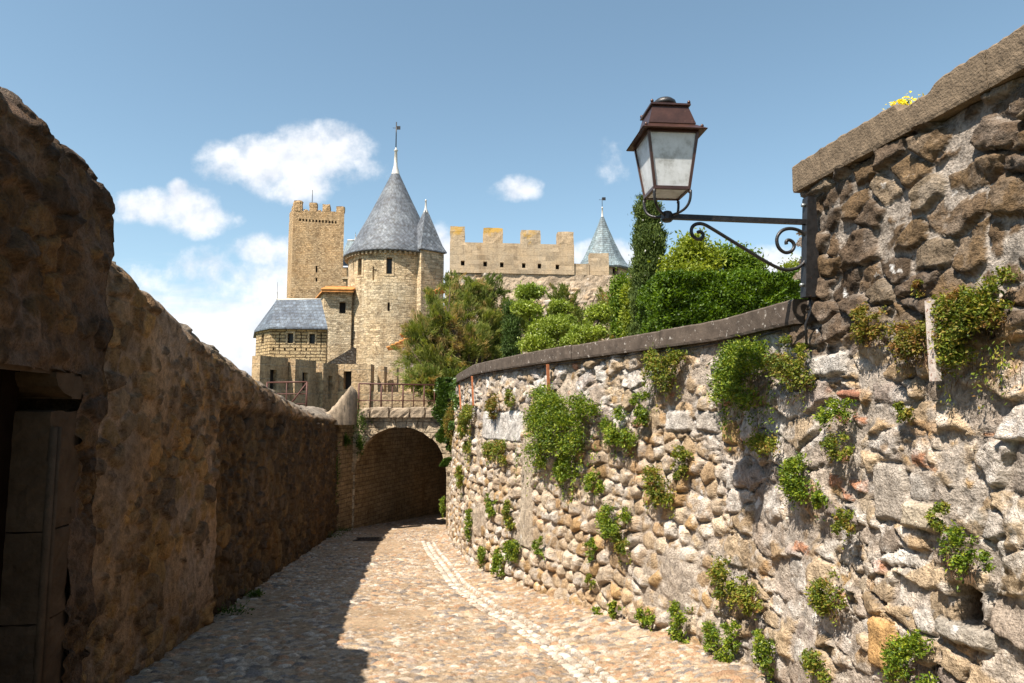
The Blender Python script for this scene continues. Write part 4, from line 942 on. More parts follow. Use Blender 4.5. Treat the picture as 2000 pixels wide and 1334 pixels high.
def hip_roof(name, label, eave, ridge, thick, mat, root):
    m = MB(); n = len(eave); V_ = [tuple(e) for e in eave]+[tuple(q) for q in ridge]
    return m
def build_slate_house():
    Y = 42.; r = empty('slate_roofed_gatehouse', (P(570,670,Y).x, Y, 0), 'low stone gatehouse with a hipped blue slate roof left of the round tower', 'building')
    zb = .5; zt = P(580, 640, Y).z
    A_ = P(500, 660, Y+1.6); B_ = P(527, 660, Y); C_ = P(638, 660, Y+.3); D_ = P(640, 660, Y+5); E_ = P(500, 660, Y+5)
    mf, W = face_map(B_, C_); us = lambda px: (px-527)/(638-527)*W; zz = lambda py: P(580, py, Y).z
    wins = [(us(561.5), us(572.5), zz(670), zz(650.5)), (us(604), us(615), zz(671), zz(651.5))]
    slots = [(us(x-1.5), us(x+1.5), zz(684), zz(679)) for x in (534.5, 556.5, 577, 598.5)]
    grooves = [(us(x-.8), us(x+.8), zz(686), zz(650)) for x in (545.5, 588.5, 627.5)]
    m = MB(); panel(m, mf, np.linspace(0, W, 5), [zb, zt], wins+slots+grooves, .35)
    m2, W2 = face_map(A_, B_); w2 = (W2*.40, W2*.58, zz(668), zz(650)); panel(m, m2, [0, W2], [zb, zt], [w2], .35)
    P2 = lambda p, z: (p.x, p.y, z)
    m.add([P2(C_,zb),P2(D_,zb),P2(D_,zt),P2(C_,zt),P2(E_,zb),P2(E_,zt),P2(A_,zb),P2(A_,zt)], [(0,1,2,3),(1,4,5,2),(4,6,7,5)]); m.build('wall', M_RUST, r)
    wobs = [pane(mf, h, .3, 'window', M_GLASSD, r) for h in wins]
    pane(m2, w2, .3, 'window', M_GLASSD, r)
    for h in slots+grooves: pane(mf, h, .3, 'slot', M_DARK, r)
    for h, wo_ in zip(wins, wobs):
        fr = MB()
        for (a, b, c, d) in ((h[0]-.10, h[0]-.002, h[2], h[3]+.12), (h[1]+.002, h[1]+.10, h[2], h[3]+.12), (h[0], h[1], h[3]+.002, h[3]+.12)):
            fr.hexa([mf(a,c,-.025), mf(b,c,-.025), mf(b,c,.05), mf(a,c,.05), mf(a,d,-.025), mf(b,d,-.025), mf(b,d,.05), mf(a,d,.05)])
        fr.build('window_frame', M_ASH, wo_)
    # roof
    o = .3; ea = [P(497, 644, Y+1.4), P(526, 638, Y-.35), P(640, 642, Y-.05), P(641, 640, Y+5.3), P(495, 640, Y+5.3)]
    for e in ea: e.z = zt+.0
    ea[0].z -= .0; r0 = P(541, 585, Y+2.4); r1 = P(627, 588, Y+2.4); r1.z = r0.z
    V_ = [tuple(e) for e in ea]+[tuple(r0), tuple(r1)]+[(e.x, e.y, e.z-.1) for e in ea]
    m = MB(); m.add(V_, [(0,1,5),(1,2,6,5),(2,3,6),(3,4,5,6),(4,0,5),(7,8,1,0),(8,9,2,1),(9,10,3,2),(10,11,4,3),(11,7,0,4),(11,10,9,8,7)]); m.build('slate_roof', M_SLATE2, r)
    m = MB(); m.tube([r0, r1], .07, 6); m.build('ridge_capping', M_LEAD, r)
    finial((r0.x, r0.y, r0.z), .55, .6, r, False, .09)
    # sloping wall down to the battlement
    m = MB(); a = P(634, 700, Y-3); b = P(690, 700, Y-1)
    V_ = [(a.x,a.y,0),(b.x,b.y,0),(b.x,b.y+.8,0),(a.x,a.y+.8,0),(a.x,a.y,P(634,712,Y-3).z),(b.x,b.y,P(690,678,Y-1).z),(b.x,b.y+.8,P(690,678,Y-1).z),(a.x,a.y+.8,P(634,712,Y-3).z)]
    m.hexa(V_); m.build('stair_wall', M_RUIN, r)
build_slate_house()

def build_link():
    Y = 49.; r = empty('tiled_house', (P(655,640,Y).x, Y, 0), 'narrow stone building with an orange tiled eave between the gatehouse and round tower', 'building')
    A_ = P(632, 620, Y); B_ = P(686, 620, Y+.3); zz = lambda py: P(655, py, Y).z; mf, W = face_map(A_, B_); us = lambda px: (px-632)/(54)*W
    win = (us(662), us(674.5), zz(611), zz(589)); m = MB(); panel(m, mf, [0, W], [0, zz(569)], [win], .6)
    C_ = P(612, 620, Y+4.5); P2 = lambda p, z: (p.x, p.y, z)
    m.add([P2(C_,0), P2(A_,0), P2(A_,zz(569)), P2(C_,zz(569)), P2(B_,0), (B_.x,B_.y+4,0), (B_.x,B_.y+4,zz(569)), P2(B_,zz(569))], [(0,1,2,3),(4,5,6,7)]); m.build('wall', M_TOW, r)
    pane(mf, win, .5, 'window', M_DARK, r)
    m = MB(); za = zz(569)+.02; e0 = P(628, 600, Y-.45); e1 = P(690, 600, Y-.2); e2 = P(608, 600, Y+4.6); rz = zz(561)
    m.add([(e0.x,e0.y,za),(e1.x,e1.y,za),(e1.x,e1.y+2.5,rz+.5),(e2.x+1,e2.y,rz+.3),(e2.x,e2.y,za-.1)], [(0,1,2,3),(0,3,4)])
    m.add([(e0.x,e0.y,za-.12),(e1.x,e1.y,za-.12),(e1.x,e1.y,za),(e0.x,e0.y,za),(e2.x,e2.y,za-.2),(e2.x,e2.y,za-.1)], [(0,1,2,3),(4,0,3,5)])
    for k in range(22):
        f = k/22; p = e0.lerp(e1, f); m.tube([(p.x,p.y-.04,za+.05),(p.x,p.y+1.4,za+.05+(rz+.5-za)*.55)], .075, 6)
    m.build('tiled_roof', M_TILE, r)
    # slate roof and chimney beyond
    r = empty('far_slate_roof', (P(690,520,78).x, 78, 0), 'pale grey slate roof just visible between the keep and the round tower', 'building')
    m = MB(); Yq = 78; a = P(660, 560, Yq); b = P(740, 560, Yq); m.box(a.x, b.x, Yq, Yq+8, 0, P(690, 522, Yq).z); m.build('wall', M_KEEP, r)
    zt = P(690, 470, Yq+4).z; ze = P(690, 520, Yq).z; m = MB()
    m.add([(a.x,Yq-.2,ze),(b.x,Yq-.2,ze),(b.x-.5,Yq+4,zt),(a.x,Yq+4,zt),(b.x,Yq+8,ze),(a.x,Yq+8,ze)], [(0,1,2,3),(3,2,4,5),(1,4,2)]); m.build('slate_roof', M_SLATE3, r)
    m = MB(); m.tube([(a.x,Yq+4,zt+.03),(P(692,470,Yq+4).x,Yq+4,zt+.03)], .12, 6); m.build('ridge_capping', M_LEAD, r)
    finial((P(694,470,Yq+4).x, Yq+4, zt), .8, .3, r, False, .13)
    r = empty('chimney', (P(673,540,60).x, 60, 0), 'dark stubby chimney standing beside the keep above the orange tiles', 'chimney')
    a = P(668, 540, 60); b = P(677, 540, 60); m = MB(); m.rough([(a.x,60),(b.x,60),(b.x,60.5),(a.x,60.5)], 2, P(672,524,60).z, .3, .02, 5); m.build('stack', M_KEEP, r)
    m = MB(); m.box(a.x+.01, b.x+.12, 59.9, 60.6, P(672,545,60).z, P(672,541,60).z); m.build('ledge', M_ASH, r)
build_link()

def build_curtain():
    Y = 45.; r = empty('curtain_wall', (P(1000,560,Y).x, Y, 0), 'crenellated castle wall with four merlons and a row of square holes, orange lichen on top', 'wall')
    A_ = P(878, 560, Y); B_ = P(1122, 560, Y+.8); mf, W = face_map(A_, B_); us = lambda px: (px-878)/(244)*W; zz = lambda py: P(1000, py, Y).z
    holes = [(us(x-3.6), us(x+3.6), zz(y+5), zz(y-4.6)) for x, y in ((903,513),(946.5,514),(979,515),(1022,515.5),(1053,516),(1088.5,517))]
    m = MB(); zt = zz(472.5); panel(m, mf, np.linspace(0, W, 13), list(np.linspace(zz(532), zt, 4)), holes, .5)
    n_ = mf(0,0,1)-mf(0,0,0); L0 = Vector((A_.x, A_.y, 0)); 
    q = [mf(0,zz(532),0), mf(0,zz(532),.9), mf(0,zt,.9), mf(0,zt,0), mf(W,zz(532),0), mf(W,zz(532),.9), mf(W,zt,.9), mf(W,zt,0)]
    m.add(q, [(1,0,3,2),(4,5,6,7),(3,7,6,2),(5,1,2,6)]); m.build('wall', M_CURT, r)
    for h in holes: pane(mf, h, .45, 'square_hole', M_DARK, r)
    for i, (a, b, ty) in enumerate(((878, 907, 441), (943, 981.5, 442.5), (1017, 1056, 444.5), (1089.5, 1122, 446.5))):
        p = mf(us(a), 0, 0); q = mf(us(b), 0, 0); k = MB(); k.rough([tuple(p)[:2], tuple(q)[:2], tuple(q+n_*.8)[:2], tuple(p+n_*.8)[:2]], zt-.01, zz(ty), .3, .035, 60+i); k.build('merlon', M_CURT, r)
    # low stepped part to the right
    k = MB(); p = mf(W, 0, .1); e = P(1152, 560, Y+1); f = P(1190, 560, Y+1); g = P(1246, 560, Y+1.2); zs = zz(532)
    k.rough([tuple(p)[:2], (e.x,e.y), (e.x,e.y+.8), (p.x,p.y+.8)], zs, P(1130,515,Y+1).z, .5, .02, 3)
    k.rough([(e.x,e.y), (f.x,f.y), (f.x,f.y+.8), (e.x,e.y+.8)], zs, P(1170,494,Y+1).z, .5, .02, 4)
    k.rough([(g.x-.7,g.y), (g.x+1,g.y), (g.x+1,g.y+.8), (g.x-.7,g.y+.8)], 2, P(1230,534,Y+1).z, .5, .02, 5)
    k.build('stepped_wall', M_CURT, r)
    # rubble lower half, rough and leaning out
    nu, nv = 150, 70; uu = np.linspace(-.3, P(1250,600,Y).x-A_.x, nu); vv = np.linspace(.5, zz(531)-.02, nv); U_, V_ = np.meshgrid(uu, vv)
    A1 = voro(U_+(fbm(U_, V_, 3, 400)-.5)*.5, V_+(fbm(U_+5, V_, 3, 401)-.5)*.4, .55, .3, 410); rnd = fbm(U_*.7, V_*.7, 4, 402)
    rub = ss(.44, .60, rnd+(zz(575)-V_)*.06+ss(4.6, .5, U_)*.14)
    hh = (np.clip(A1[0]/.08, 0, 1)**.5)*.11*rub*(.5+A1[1])+(fbm(U_*2, V_*2, 5, 403)-.5)*.25+(zz(531)-V_)*.16
    Pn = np.stack([A_.x+U_+.0*hh, A_.y+.08+U_*.075-hh+.15, V_], -1)
    c0 = np.array([.40,.315,.23])*(.8+.4*fbm(U_, V_, 4, 405))[..., None]; cs = palette(A1[1], [(.42,.35,.27),(.50,.43,.35),(.38,.30,.22),(.47,.33,.20),(.46,.41,.36)], A1[2])
    st_ = (ss(.02, .06, A1[0])*rub)[..., None]; C = cs*st_+c0*(1-.25*rub[..., None])*(1-st_)
    grid_mesh('rubble_base', Pn, M_RW, r, C, smooth=False)
    # pointed tower
    Y = 60.; r = empty('pointed_tower', (P(1178,540,Y).x, Y, 0), 'distant small tower with a pale grey green pointed slate roof right of the crenellated wall', 'tower')
    cx = P(1178, 540, Y).x; Rr = 46/FPX*Y; zt = P(1178, 519, Y-Rr).z; za = P(1172, 424, Y).z; H = za-zt
    hm = lambda u, v, w_: Vector((cx+(Rr-w_)*math.sin(u/Rr), Y-(Rr-w_)*math.cos(u/Rr), v)); hole = (.55, 1.15, zt-1.25, zt-.12)
    m = MB(); panel(m, hm, np.linspace(-math.pi*Rr, math.pi*Rr, 49), [0, zt], [hole], .6); m.build('wall', M_ASH, r); pane(hm, hole, .55, 'opening', M_DARK, r)
    m = MB(); m.lathe((cx, Y, zt), [(Rr-.1,-.15),(Rr*1.24,-.12),(Rr*1.26,0),(Rr*1.04,H*.10),(Rr*.84,H*.24),(Rr*.55,H*.5),(Rr*.27,H*.78),(Rr*.07,H)], 10, rot=R(9), smooth=False); m.build('pointed_roof', M_SLATE3, r)
    finial((cx, Y, zt+H-.3), 1.2, .9, r, True, .2)
    # lean-to tile roofs half hidden by the tamarisk
    r = empty('lean_to_roof', (P(800,660,38).x, 38, 0), 'broken tiled lean-to roof at the foot of the round tower beside the tamarisk', 'roof')
    m = MB()
    for (a, ay, b, by, Yq) in ((783, 655, 822, 632, 40), (757, 680, 790, 664, 38), (845, 570, 872, 560, 47)):
        p = P(a, ay, Yq); q = P(b, by, Yq+.6); V_ = [p, q, q+Vector((.5, 1.6, .25)), p+Vector((.5, 1.6, .25))]
        m.hexa([tuple(v-Vector((0,0,.14))) for v in V_]+[tuple(v) for v in V_])
        for k in range(5):
            f = k/4; s0 = p.lerp(q, f); m.tube([s0+Vector((0,-.05,.04)), s0+Vector((.5,1.6,.29))], .08, 6)
    m.build('tiles', M_TILE, r)
    m = MB(); p = P(786, 655, 40.4); q = P(842, 655, 40.6); m.rough([(p.x,p.y),(q.x,q.y),(q.x,q.y+1.5),(p.x,p.y+1.5)], 0, P(800,652,40).z, .4, .05, 6); m.build('wall', M_RUIN, r)
build_curtain()

# ------------------------------------------------------------------ ground sheets
def ground():
    g = MB(); n = 40; V_ = []; F_ = []
    rad = [0, 30, 60, 120, 300, 800, 2500, 6000]
    for q in rad:
        for k in range(n): V_.append((q*math.cos(2*math.pi*k/n), q*math.sin(2*math.pi*k/n), -5.5-(1.5 if q > 100 else 0)+random.uniform(-.5,.5)*(q > 20)))
    F_ = [(i*n+k, i*n+(k+1)%n, (i+1)*n+(k+1)%n, (i+1)*n+k) for i in range(len(rad)-1) for k in range(n)]
    g.add(V_, F_); o = g.build('ground', M_FIELD); tag(o, kind='structure')
    # raised garden terrace behind the right wall: rises towards the castle
    sl = np.arange(0, rs[-1], .4); x, y, nx, ny = rw_at(sl); V_ = []; cols = []
    for i in range(len(sl)):
        for f, dz in ((.40, -.35), (.9, -.30), (2.5, -.2), (6, 0), (14, .3), (40, 1.2)):
            V_.append((x[i]+(f if f < 1 else f), y[i]+.2*f*0, ZC+dz+random.uniform(-.04,.04)))
    k = 6; n = len(sl); F_ = [(i*k+j, i*k+j+1, (i+1)*k+j+1, (i+1)*k+j) for i in range(n-1) for j in range(k-1)]
    m = MB(); m.add(V_, F_, smooth=True)
    xs = [-2.2, -1.0, 3, 8, 16, 45]; V2 = []; ysr = [20.2, 24.5, 28, 34, 40, 46, 60]
    for yy_ in ysr:
        for xx in xs: V2.append((xx if yy_ < 24 else xx-(5 if xx < 0 else 0)*min(1, (yy_-24)/8), yy_, ZC-.3+(yy_-20)*.10*(1 if xx > -2 else .4)))
    m.add(V2, [(i*6+j, i*6+j+1, (i+1)*6+j+1, (i+1)*6+j) for i in range(6) for j in range(5)])
    m.add([(-2.2,24.6,-5),(45,24.6,-5),(45,24.6,ZC),(-2.2,24.6,ZC)], [(0,1,2,3)])
    o = m.build('garden_ground', M_SOIL); tag(o, kind='structure')
    m = MB(); a = P(560, 700, 26); m.add([(-13,25,.6),(-2,25,.6),(2,60,3.5),(-24,60,3.5),(-13,25,-6),(-2,25,-6)], [(0,1,2,3),(4,5,1,0)]); o = m.build('castle_mound', M_SOIL); tag(o, kind='structure')
ground()

# ------------------------------------------------------------------ foliage
ML_HEDGE = m_leaf('hedge_leaves', [(.035,.075,.004),(.07,.13,.006),(.14,.22,.012)], 1.5)
ML_CYP = m_leaf('cypress_foliage', [(.035,.062,.008),(.065,.10,.013),(.11,.145,.024)], 2, .7, .2)
ML_DCYP = m_leaf('dark_cypress_foliage', [(.035,.07,.008),(.06,.10,.014)], 2, .7, .2)
ML_TAM = m_leaf('tamarisk_foliage', [(.11,.15,.025),(.17,.20,.04),(.24,.25,.07)], 1.0, .8, .4, ((.50,.34,.15), 1.6, .515))
ML_TAM2 = m_leaf('green_tamarisk_foliage', [(.07,.105,.014),(.115,.15,.025),(.18,.20,.045)], 1.0, .8, .4, ((.42,.27,.10), 1.3, .55))
ML_TOP = m_leaf('topiary_leaves', [(.12,.165,.014),(.21,.275,.028),(.36,.42,.11)], 1.5, .4)
ML_SHR = m_leaf('shrub_leaves', [(.08,.135,.008),(.125,.195,.012),(.19,.265,.022)], 1.5)
ML_OLI = m_leaf('yellow_green_leaves', [(.14,.185,.012),(.20,.245,.018),(.28,.31,.03)], 1.5)
ML_IVY = m_leaf('ivy_leaves', [(.025,.055,.008),(.05,.095,.012),(.09,.145,.02)], 3, .35, .2)
ML_TUFT = m_leaf('tuft_leaves', [(.035,.075,.006),(.09,.15,.010),(.16,.22,.015),(.28,.31,.025)], 6, .5, .26, ((.30,.14,.045), 13, .63))
ML_TUFTB = m_leaf('dry_tuft_leaves', [(.07,.085,.012),(.15,.165,.022),(.23,.20,.03),(.30,.17,.05)], 6, .7, .35, ((.33,.16,.06), 12, .52))
M_ROOT = m_plain('dry_roots', (.14, .085, .05), .9, .1)
ML_TUFTM = m_leaf('mixed_tuft_leaves', [(.05,.08,.008),(.11,.155,.014),(.20,.235,.022),(.28,.20,.04)], 6, .6, .26, ((.31,.15,.05), 12, .56))
ML_YEL = m_leaf('yellow_petals', [(.80,.62,.02),(.85,.70,.05)], 6, .6, .3)
def leaves(C, Lh, Wd, direc=None, spread=1.0, seed=0, jitter=.35):
    """leaf-shaped faces (two triangles folded as one quad) at points C"""
    rg = np.random.default_rng(seed); n = len(C)
    a = rg.normal(size=(n, 3)); 
    if direc is not None: a = a*spread+direc
    a /= np.linalg.norm(a, axis=1)[:, None]+1e-9
    b = rg.normal(size=(n, 3)); b = np.cross(a, b); b /= np.linalg.norm(b, axis=1)[:, None]+1e-9; nn = np.cross(a, b)
    l = Lh*(1+jitter*rg.uniform(-1, 1, n))[:, None]; w_ = Wd*(1+jitter*rg.uniform(-1, 1, n))[:, None]
    V0 = C-a*l/2; V1 = C+b*w_/2+nn*w_*.18; V2 = C+a*l/2; V3 = C-b*w_/2+nn*w_*.18
    return np.stack([V0, V1, V2, V3], 1).reshape(-1, 3)
def leaf_obj(name, Vt, mat, parent=None):
    F = np.arange(len(Vt)).reshape(-1, 4); o = np_mesh(name, Vt, F, mat, parent, None, False); return o
def clumps_in(blobs, ncl, rg, shell=.55):
    """clump centres inside ellipsoids [(c,(rx,ry,rz))] pushed towards the surface"""
    out = []; vol = np.array([b[1][0]*b[1][1]*b[1][2] for b in blobs])**.7; pr = vol/vol.sum()
    for i in rg.choice(len(blobs), ncl, p=pr):
        c, r_ = blobs[i]; d = rg.normal(size=3); d /= np.linalg.norm(d); q = rg.uniform(shell, 1)**.6
        out.append((np.array(c)+d*np.array(r_)*q, d))
    return out
def crown(name, blobs, ncl, per, cr, Lh, Wd, mat, parent, seed, up=0.3, outw=.6, shell=.55, spread=.8):
    rg = np.random.default_rng(seed); Cs = []; Ds = []
    for c, d in clumps_in(blobs, ncl, rg, shell):
        k = int(per*rg.uniform(.5, 1.5)); s_ = cr*rg.uniform(.6, 1.4)
        p = rg.normal(size=(k, 3))*s_*.5; Cs.append(c+p); dd = d*outw+np.array([0, 0, up]); Ds.append(np.tile(dd, (k, 1)))
    return leaf_obj(name, leaves(np.concatenate(Cs), Lh, Wd, np.concatenate(Ds), spread, seed+1), mat, parent)
def plumes(name, blobs, npl, per, ln, wd_, Lh, Wd, mat, parent, seed, up=.7, shell=.15):
    rg = np.random.default_rng(seed); Cs = []; Ds = []
    for c, d in clumps_in(blobs, npl, rg, shell):
        ax = d*.8+np.array([0, -.1, up])+rg.normal(size=3)*.35; ax /= np.linalg.norm(ax); L_ = ln*rg.uniform(.5, 1.35); k = int(per*rg.uniform(.6, 1.4))
        t = rg.uniform(-.4, .6, k)[:, None]; wv = wd_*(1-.7*(t+.4)); p = c+ax*t*L_+rg.normal(size=(k, 3))*wv*.5+np.array([0, 0, -1])*(t+.4)**2*L_*.18
        Cs.append(p); Ds.append(np.tile(ax, (k, 1)))
    return leaf_obj(name, leaves(np.concatenate(Cs), Lh, Wd, np.concatenate(Ds), .28, seed+1), mat, parent)
def V3(p): return (p.x, p.y, p.z)
def branches(mb, base, tips, r0, rg, bend=.3):
    for t in tips:
        b = Vector(base); t = Vector(t); mid = b.lerp(t, .5)+Vector((rg.uniform(-1,1), rg.uniform(-1,1), rg.uniform(0,1)))*bend*(t-b).length*.3
        pts = [b.lerp(mid, .5), mid, mid.lerp(t, .5), t]; mb.tube([b]+pts, [r0, r0*.8, r0*.6, r0*.35, r0*.12], 6)

def tree_blobs(name, label, cat, spec, Y, ncl, per, cr, Lh, Wd, mat, seed, base=None, r0=.06, ry=None, up=.3, outw=.6, shell=.55, group=None, spread=.8, ntips=None, core=0):
    """spec: photo ellipses (px,py,rx,ry)"""
    rg = random.Random(seed); bl = []
    for s_ in spec:
        yy_ = Y+(s_[4] if len(s_) > 4 else 0); c = P(s_[0], s_[1], yy_); k = yy_/FPX; rx = s_[2]*k; rz = s_[3]*k
        bl.append((V3(c), (rx, (ry or .9)*rx if ry is None or ry < 3 else ry, rz)))
    if base is None:
        lo = min(bl, key=lambda b: b[0][2]); base = (lo[0][0], lo[0][1], ZC-.35)
    r = empty(name, base, label, cat, group)
    m = MB(); tips = []
    for c, q in bl: tips += [c]+[(c[0]+rg.uniform(-.6,.6)*q[0], c[1]+rg.uniform(-.6,.6)*q[1], c[2]+rg.uniform(-.3,.7)*q[2]) for _ in range(2)]
    branches(m, base, tips[:ntips] if ntips else tips, r0, rg); m.build('trunk', M_BARK, r)
    if spread < .5: plumes('crown', bl, int(ncl*.62), int(per*1.7), cr*2.6, cr*.75, Lh, Wd, mat, r, seed, up, shell)
    else: crown('crown', bl, ncl, per, cr, Lh, Wd, mat, r, seed, up, outw, shell, spread)
    return r
# big tamarisk above the bridge
g = 'feathery tamarisk bushes on the bank'
tree_blobs('tamarisk_tree', 'large feathery tamarisk with rusty brown tips spreading above the footbridge', 'tree',
  [(868,625,40,40),(830,655,34,36),(905,605,30,36,1),(915,665,40,36),(850,700,42,28),(802,690,22,22),(832,738,30,18,-1),(890,712,40,20),(800,735,14,15,-1),(942,645,24,34,1),(888,572,16,20,1),(960,692,28,24,1),(815,640,16,22),(848,588,14,18)],
  20.5, 560, 56, .26, .17, .020, ML_TAM, 101, base=(-1.6, 20.8, 1.5), r0=.11, up=.75, outw=.8, shell=.15, spread=.35)
tree_blobs('tamarisk_shrub', 'green and brown tamarisk shrub below the second merlon of the crenellated wall', 'shrub', [(962,562,26,22),(968,605,24,34),(975,650,34,40),(945,700,35,22)], 24, 210, 50, .22, .16, .026, ML_TAM2, 111, r0=.05, up=.7, outw=.6, shell=.2, group=g, spread=.45)
tree_blobs('tamarisk_shrub', 'tamarisk shrub rising between the two cloud-pruned topiary trees', 'shrub', [(1100,585,22,30),(1118,620,20,35),(1112,660,24,30),(1088,640,18,40)], 20, 230, 50, .2, .12, .022, ML_TAM2, 121, r0=.04, up=.8, outw=.5, shell=.2, group=g, spread=.45)
tree_blobs('tamarisk_shrub', 'thin brownish tamarisk shrub left of the column cypress under the pointed tower', 'shrub', [(1190,590,22,24),(1208,610,18,30),(1196,640,18,26)], 22, 150, 45, .2, .13, .024, ML_TAM, 131, r0=.03, up=.7, outw=.6, shell=.2, group=g, spread=.45)
tree_blobs('tamarisk_shrub', 'small green tamarisk shrub against the left foot of the crenellated wall', 'shrub', [(880,555,18,20),(885,590,18,22),(905,580,16,20)], 26, 130, 45, .24, .15, .028, ML_TAM2, 141, r0=.04, up=.8, outw=.5, shell=.2, group=g, spread=.45)
tree_blobs('slim_cypress', 'slim dark cypress between the tamarisk and the topiary tree', 'tree', [(998,625,13,40),(1000,670,16,38),(1003,710,17,30)], 19, 260, 60, .12, .09, .02, ML_DCYP, 151, r0=.05, up=1.2, outw=.3, shell=.5)
tree_blobs('tamarisk_shrub', 'broad green tamarisk mass on the bank directly behind the topiary pads', 'shrub', [(1040,640,34,34),(1075,665,34,30),(1120,660,26,30),(1015,600,18,30),(1150,640,24,30)], 22.5, 330, 50, .24, .15, .024, ML_TAM2, 161, r0=.05, up=.7, outw=.6, shell=.15, group=g, spread=.45)
tree_blobs('tamarisk_shrub', 'brownish tamarisk growth between the main tamarisk and the slim dark cypress', 'shrub', [(925,560,18,20),(940,585,22,24),(960,640,26,34),(975,690,22,26)], 22, 260, 50, .22, .15, .022, ML_TAM, 171, r0=.05, up=.7, outw=.6, shell=.15, group=g, spread=.45)
# cloud pruned topiary
def topiary(label, discs, stems, Y, seed):
    base = P(*stems[0][0], Y); r = empty('topiary_tree', base, label, 'topiary tree', 'cloud-pruned topiary trees'); m = MB()
    for st_ in stems:
        pts = [P(a, b, Y-.12) for a, b in st_]; n = len(pts); m.tube(pts, [.07*(1-.5*i/n) for i in range(n)], 7)
    m.build('trunk', M_BARK, r)
    for i, (px, py, rx, ry_2, dy) in enumerate(discs):
        c = P(px, py, Y+dy); k = Y/FPX; crown('foliage_pad', [(V3(c), (rx*k*.95, rx*k*.8, ry_2*k*.85))], int(rx*5.5), 28, .085, .062, .030, ML_TOP, r, seed+i, .5, .7, .15)
topiary('cloud-pruned topiary tree with flat round pads on a dark trunk, rounded top pad highest',
  [(1035,571,31,16,0),(1028,604,32,15,-.2),(1092,600,24,15,.4),(1075,640,46,22,-.3),(1050,672,36,24,-.5),(1098,632,34,18,0)], [[(1075,700),(1065,670),(1045,650),(1036,620),(1035,585)],[(1066,690),(1085,665),(1092,640)]], 15.5, 200)
topiary('small cloud-pruned topiary tree with two loose pale pads near the coping', [(1170,613,27,18,0),(1150,650,36,17,-.2),(1120,668,22,16,-.3)], [[(1150,700),(1152,670),(1160,640),(1170,620)],[(1152,685),(1135,670),(1122,668)]], 14.5, 230)
# column cypress
def cypress():
    Y = 13.0; r = empty('column_cypress', P(1270,720,Y), 'tall narrow column cypress standing just left of the lantern post hedge', 'tree')
    m = MB(); m.tube([P(1268,720,Y), P(1266,420,Y)], [.07,.02], 7); m.build('trunk', M_BARK, r)
    bl = []
    for py in range(405, 700, 14):
        w_ = (29 if 440 < py < 640 else (22 if py <= 440 else 34))*(1+.12*math.sin(py*.11)); k = Y/FPX
        bl.append((V3(P(1266+4*math.sin(py*.03)+(py-500)*.01, py, Y)), (w_*k, w_*k*.9, 17*k)))
    bl.append((V3(P(1255,398,Y)), (.07,.07,.16))); bl.append((V3(P(1275,400,Y)), (.06,.06,.14)))
    crown('crown', bl, 2100, 44, .085, .07, .018, ML_CYP, r, 300, 1.3, .35, .6)
    bd = MB()
    rg = random.Random(4)
    cn = np.array([np.array(b[0])+np.array([rg.uniform(-.8,.8)*b[1][0], -b[1][1]*.95, rg.uniform(-1,1)*.1]) for b in bl for _ in range(1)])
    for c in cn: bd = MB(); bd.lathe(tuple(c), [(.001,-.017),(.014,-.01),(.017,0),(.013,.011),(.001,.017)], 6); bd.build('cone', M_LEAD, r)
cypress()
# clipped hedge
def hedge():
    Y0 = 8.8; r = empty('clipped_hedge', (2.8, Y0+.7, ZC-.3), 'long clipped glossy green hedge behind the low coping, beneath the lantern arm', 'hedge')
    x0 = P(1288, 600, Y0).x; x1 = P(1620, 600, Y0).x+1.6; zt = P(1400, 530, Y0).z; rg = np.random.default_rng(5)
    m = MB(); m.rough([(x0+.15,Y0+.2),(x1-.1,Y0+.2),(x1-.1,Y0+1.4),(x0+.15,Y0+1.4)], ZC-.5, zt-.16, .2, .08, 3); m.build('light_block_core', ML_CORE, r)  # solid core added inside the leaf shell to block light
    n = 80000; f = rg.uniform(0, 1, n); C = np.zeros((n, 3)); D = np.zeros((n, 3))
    u = rg.uniform(x0, x1, n); fr = f < .62; tp = (f >= .62) & (f < .85); lf = f >= .85
    zlo = ZC-.35
    bumpf = lambda a, b: .12*(fbm(a*3.2, b*3.2, 3, 500)-.5)*2+.05*(fbm(a*9, b*9, 2, 501)-.5)*2
    zr = rg.uniform(zlo, zt, n)
    C[fr] = np.stack([u, Y0-bumpf(u, zr)+rg.exponential(.05, n), zr], -1)[fr]; D[fr] = (0, -1, .5)
    yy_ = rg.uniform(Y0, Y0+1.5, n)
    C[tp] = np.stack([u, yy_, zt+bumpf(u, yy_+9)*.8-rg.exponential(.045, n)], -1)[tp]; D[tp] = (0, -.3, 1)
    C[lf] = np.stack([x0+bumpf(yy_, zr)*.7+rg.exponential(.05, n), yy_, zr], -1)[lf]; D[lf] = (-1, 0, .5)
    # rounded top edge
    e = np.clip((C[:, 2]-(zt-.12))/.12, 0, 1); C[:, 1] += np.where(fr, e**3*.05, 0)
    leaf_obj('foliage', leaves(C, .050, .029, D, .9, 6), ML_HEDGE, r)
ML_CORE = m_plain('hedge_core_dark', (.015, .03, .008), .9, .1)  # dark colour of the added light-blocking core
hedge()
g2 = 'rounded shrubs behind the hedge'
tree_blobs('round_shrub', 'bushy green shrub rising behind the left half of the hedge', 'shrub', [(1352,490,24,20),(1322,513,20,15),(1375,513,26,18),(1350,550,52,30)], 12, 430, 42, .15, .075, .038, ML_OLI, 401, r0=.06, group=g2)
tree_blobs('round_shrub', 'darker shrub with a rounded top behind the middle of the hedge', 'shrub', [(1412,503,16,14),(1445,506,24,16),(1470,524,18,14),(1440,556,50,26)], 12.6, 380, 42, .15, .075, .036, ML_SHR, 411, r0=.06, group=g2)
